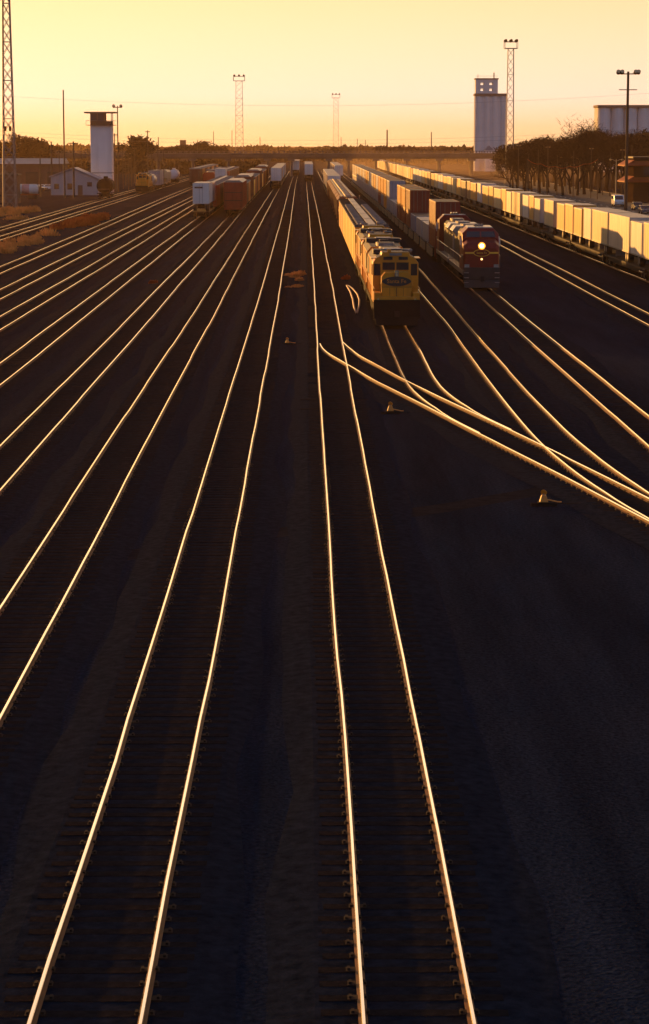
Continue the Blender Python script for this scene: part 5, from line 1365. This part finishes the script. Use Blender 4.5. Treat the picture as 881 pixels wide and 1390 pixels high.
# dry grass and scrub
def grass(name, pts, n, h, material, seed):
    """pts: patches (centre and half size on the ground); each is filled with domed clumps of blades"""
    r = random.Random(seed); m = MB(); wsum = [sx*sy for _, _, sx, sy in pts]
    for q in range(max(4, n//45)):
        px, py, sx, sy = r.choices(pts, wsum)[0]
        a = at(px+r.gauss(0, sx*0.55), py+r.gauss(0, sy*0.5), 0)
        R_ = r.uniform(0.6, 1.5)*h*1.3; H_ = h*r.uniform(0.6, 1.5)
        for b_ in range(150):
            rr = R_*math.sqrt(r.random()); an = r.uniform(0, 6.28)
            dome = math.sqrt(max(0.05, 1-(rr/R_)**2))
            p = Vector((a.x+rr*math.cos(an), a.y+rr*math.sin(an), -0.02))
            out = Vector((math.cos(an), math.sin(an), 0))*0.5*rr/R_
            tip = p+(Vector((r.gauss(0, .25), r.gauss(0, .25), 1))+out).normalized()*H_*dome*r.uniform(.7, 1.1)
            an2 = r.uniform(0, 3.14); w = Vector((math.cos(an2), math.sin(an2), 0))*r.uniform(0.02, 0.05)
            m.add([p-w, p+w, (p+tip)/2+w*1.2, tip+w*0.4, tip-w*0.4, (p+tip)/2-w*1.2], [(0, 1, 2, 3, 4, 5)], material)
    return tag(m.build(name), kind='stuff')
grass('dry_grass', [(10, 288, 22, 2.5), (40, 287, 20, 2.2), (5, 293, 12, 2), (20, 298, 8, 1)], 2600, 0.8, 'dry_grass', 11)
grass('dry_grass', [(5, 339, 12, 3.5), (20, 334, 12, 3), (38, 329, 10, 3), (50, 325.5, 6, 2.5), (62, 318, 4, 2), (71, 321, 3, 1.5)], 1900, 0.7, 'dry_grass', 12)
grass('dry_scrub', [(80, 312, 7, 2.5), (95, 306, 10, 3.5), (110, 303, 14, 4), (125, 299, 14, 3.5), (138, 295, 8, 3)], 2300, 0.8, 'red_scrub', 13)
grass('dry_grass', [(400, 377, 13, 3.5), (407, 374, 8, 3), (399, 391, 6, 1.6), (405, 362, 6, 1.5), (371, 381, 4, 1)], 520, 0.35, 'dry_grass', 14)
grass('dry_scrub', [(204, 382, 8, 2.5), (407, 302, 7, 1.2), (662, 421, 5, 1), (467, 379, 4, 1)], 200, 0.3, 'red_scrub', 15)

# ------------------------------------------------------------------ haze
HZ = (-6100, 6100, -80, 8100, -1.0, 70.0)
hz = MB(); hz.box(*HZ, 'wall_white')
me = hz.mesh('haze'); me.materials.clear()
hm = bpy.data.materials.new('haze_air'); hm.use_nodes = True
nt = hm.node_tree; nt.nodes.clear()
ho = nt.nodes.new('ShaderNodeOutputMaterial'); pv = nt.nodes.new('ShaderNodeVolumePrincipled')
pv.inputs['Color'].default_value = (0.95, 0.64, 0.4, 1); pv.inputs['Density'].default_value = 0.000065; pv.inputs['Anisotropy'].default_value = 0.6
nt.links.new(pv.outputs['Volume'], ho.inputs['Volume'])
me.materials.append(hm)
ho_ = bpy.data.objects.new('haze', me); COL.objects.link(ho_); tag(ho_, kind='stuff')

dm = bpy.data.materials.new('dust_air'); dm.use_nodes = True
nt = dm.node_tree; nt.nodes.clear()
do_ = nt.nodes.new('ShaderNodeOutputMaterial'); pv = nt.nodes.new('ShaderNodeVolumePrincipled')
pv.inputs['Color'].default_value = (1.0, 0.7, 0.42, 1); pv.inputs['Density'].default_value = 0.00024; pv.inputs['Anisotropy'].default_value = 0.65
nt.links.new(pv.outputs['Volume'], do_.inputs['Volume'])
for ext in ((4, 150, 560, 1090, 0.3, 4.6), (9, 128, 600, 1060, 0.35, 7.0), (15, 112, 640, 990, 0.4, 9.2)):
    du = MB(); du.box(*ext, 'wall_white'); dme = du.mesh('dust'); dme.materials.clear(); dme.materials.append(dm)
    dob = bpy.data.objects.new('dust', dme); COL.objects.link(dob); tag(dob, kind='stuff')

# ------------------------------------------------------------------ light
SKY_S = 0.05; ANTI = (0.115, 0.13, 0.235); GLOW_N = 3.0; GLOW_AMP = 0.69
GLOW = [(0.0, (1.1, 0.78, 0.44)), (0.5, (0.08, 0.09, 0.12)), (0.02, (1.05, 0.82, 0.70)), (0.062, (0.97, 0.64, 0.37)), (0.11, (1.95, 0.92, 0.28)), (0.3, (1.8, 1.05, 0.52))]
SUN_EL, SUN_AZ = R(5.8), R(-36)       # azimuth measured from +Y towards +X
w = bpy.data.worlds.new('World'); scene.world = w; w.use_nodes = True
nt = w.node_tree; N = nt.nodes; L = nt.links
bg = N['Background']; sky = N.new('ShaderNodeTexSky'); sky.sky_type = 'NISHITA'; sky.sun_disc = False
sky.sun_elevation = SUN_EL; sky.sun_rotation = SUN_AZ
sky.air_density = 1.2; sky.dust_density = 1.5; sky.ozone_density = 1.5; sky.altitude = 0
# the sunset glow: a broad warm lobe of bright sky round the sun's side of the horizon, over the Nishita sky
gtc = N.new('ShaderNodeTexCoord'); gn = N.new('ShaderNodeVectorMath'); gn.operation = 'NORMALIZE'; L.new(gtc.outputs['Generated'], gn.inputs[0])
dt = N.new('ShaderNodeVectorMath'); dt.operation = 'DOT_PRODUCT'; L.new(gn.outputs['Vector'], dt.inputs[0])
GA, GE = R(2), R(7)
dt.inputs[1].default_value = (math.sin(GA)*math.cos(GE), math.cos(GA)*math.cos(GE), math.sin(GE))
mxz = N.new('ShaderNodeMath'); mxz.operation = 'MAXIMUM'; L.new(dt.outputs['Value'], mxz.inputs[0]); mxz.inputs[1].default_value = 0.0
pw = N.new('ShaderNodeMath'); pw.operation = 'POWER'; L.new(mxz.outputs[0], pw.inputs[0]); pw.inputs[1].default_value = GLOW_N
sp = N.new('ShaderNodeSeparateXYZ'); L.new(gn.outputs['Vector'], sp.inputs[0])
mr = N.new('ShaderNodeMapRange'); mr.inputs['From Min'].default_value = 0.0; mr.inputs['From Max'].default_value = 0.5; L.new(sp.outputs['Z'], mr.inputs['Value'])
gr_ = N.new('ShaderNodeValToRGB'); ce = gr_.color_ramp
for q, (zz, c_) in enumerate(GLOW):
    el = ce.elements[q] if q < 2 else ce.elements.new(zz/0.5)
    el.position = zz/0.5; el.color = c_+(1,)
L.new(mr.outputs['Result'], gr_.inputs['Fac'])
gm = N.new('ShaderNodeVectorMath'); gm.operation = 'SCALE'; L.new(gr_.outputs['Color'], gm.inputs[0]); L.new(pw.outputs[0], gm.inputs['Scale'])
ga = N.new('ShaderNodeVectorMath'); ga.operation = 'SCALE'; L.new(gm.outputs['Vector'], ga.inputs[0]); ga.inputs['Scale'].default_value = GLOW_AMP/SKY_S
# pale lavender sky opposite the sunset
d2 = N.new('ShaderNodeVectorMath'); d2.operation = 'DOT_PRODUCT'; L.new(gn.outputs['Vector'], d2.inputs[0])
d2.inputs[1].default_value = (math.sin(R(165))*math.cos(R(28)), math.cos(R(165))*math.cos(R(28)), math.sin(R(28)))
m2 = N.new('ShaderNodeMapRange'); m2.inputs['From Min'].default_value = -0.35; m2.inputs['From Max'].default_value = 1.0; m2.clamp = True; L.new(d2.outputs['Value'], m2.inputs['Value'])
c2 = N.new('ShaderNodeVectorMath'); c2.operation = 'SCALE'; c2.inputs[0].default_value = ANTI; L.new(m2.outputs['Result'], c2.inputs['Scale'])
c3 = N.new('ShaderNodeVectorMath'); c3.operation = 'SCALE'; L.new(c2.outputs['Vector'], c3.inputs[0]); c3.inputs['Scale'].default_value = 1/SKY_S
a1 = N.new('ShaderNodeVectorMath'); a1.operation = 'ADD'; L.new(sky.outputs['Color'], a1.inputs[0]); L.new(c3.outputs['Vector'], a1.inputs[1])
ad = N.new('ShaderNodeVectorMath'); ad.operation = 'ADD'; L.new(a1.outputs['Vector'], ad.inputs[0]); L.new(ga.outputs['Vector'], ad.inputs[1])
L.new(ad.outputs['Vector'], bg.inputs['Color']); bg.inputs['Strength'].default_value = SKY_S
sd_ = bpy.data.lights.new('sun', 'SUN'); sd_.energy = 5.0; sd_.angle = R(0.5); sd_.color = (1.0, 0.45, 0.095)
so = bpy.data.objects.new('sun', sd_); COL.objects.link(so); so.location = (-60, 60, 60)
dirv = Vector((math.sin(SUN_AZ)*math.cos(SUN_EL), math.cos(SUN_AZ)*math.cos(SUN_EL), math.sin(SUN_EL)))
so.rotation_euler = dirv.to_track_quat('Z', 'Y').to_euler()

vs = scene.view_settings
vs.view_transform = 'Standard'; vs.look = 'None'; vs.exposure = 0.42; vs.gamma = 1.0; vs.use_curve_mapping = False
cy = scene.cycles
cy.use_denoising = True
try: cy.denoiser = 'OPENIMAGEDENOISE'
except Exception: pass
cy.max_bounces = 5; cy.diffuse_bounces = 2; cy.glossy_bounces = 2; cy.transmission_bounces = 2; cy.volume_bounces = 0; cy.transparent_max_bounces = 8
cy.caustics_reflective = False; cy.caustics_refractive = False
cy.sample_clamp_indirect = 4.0
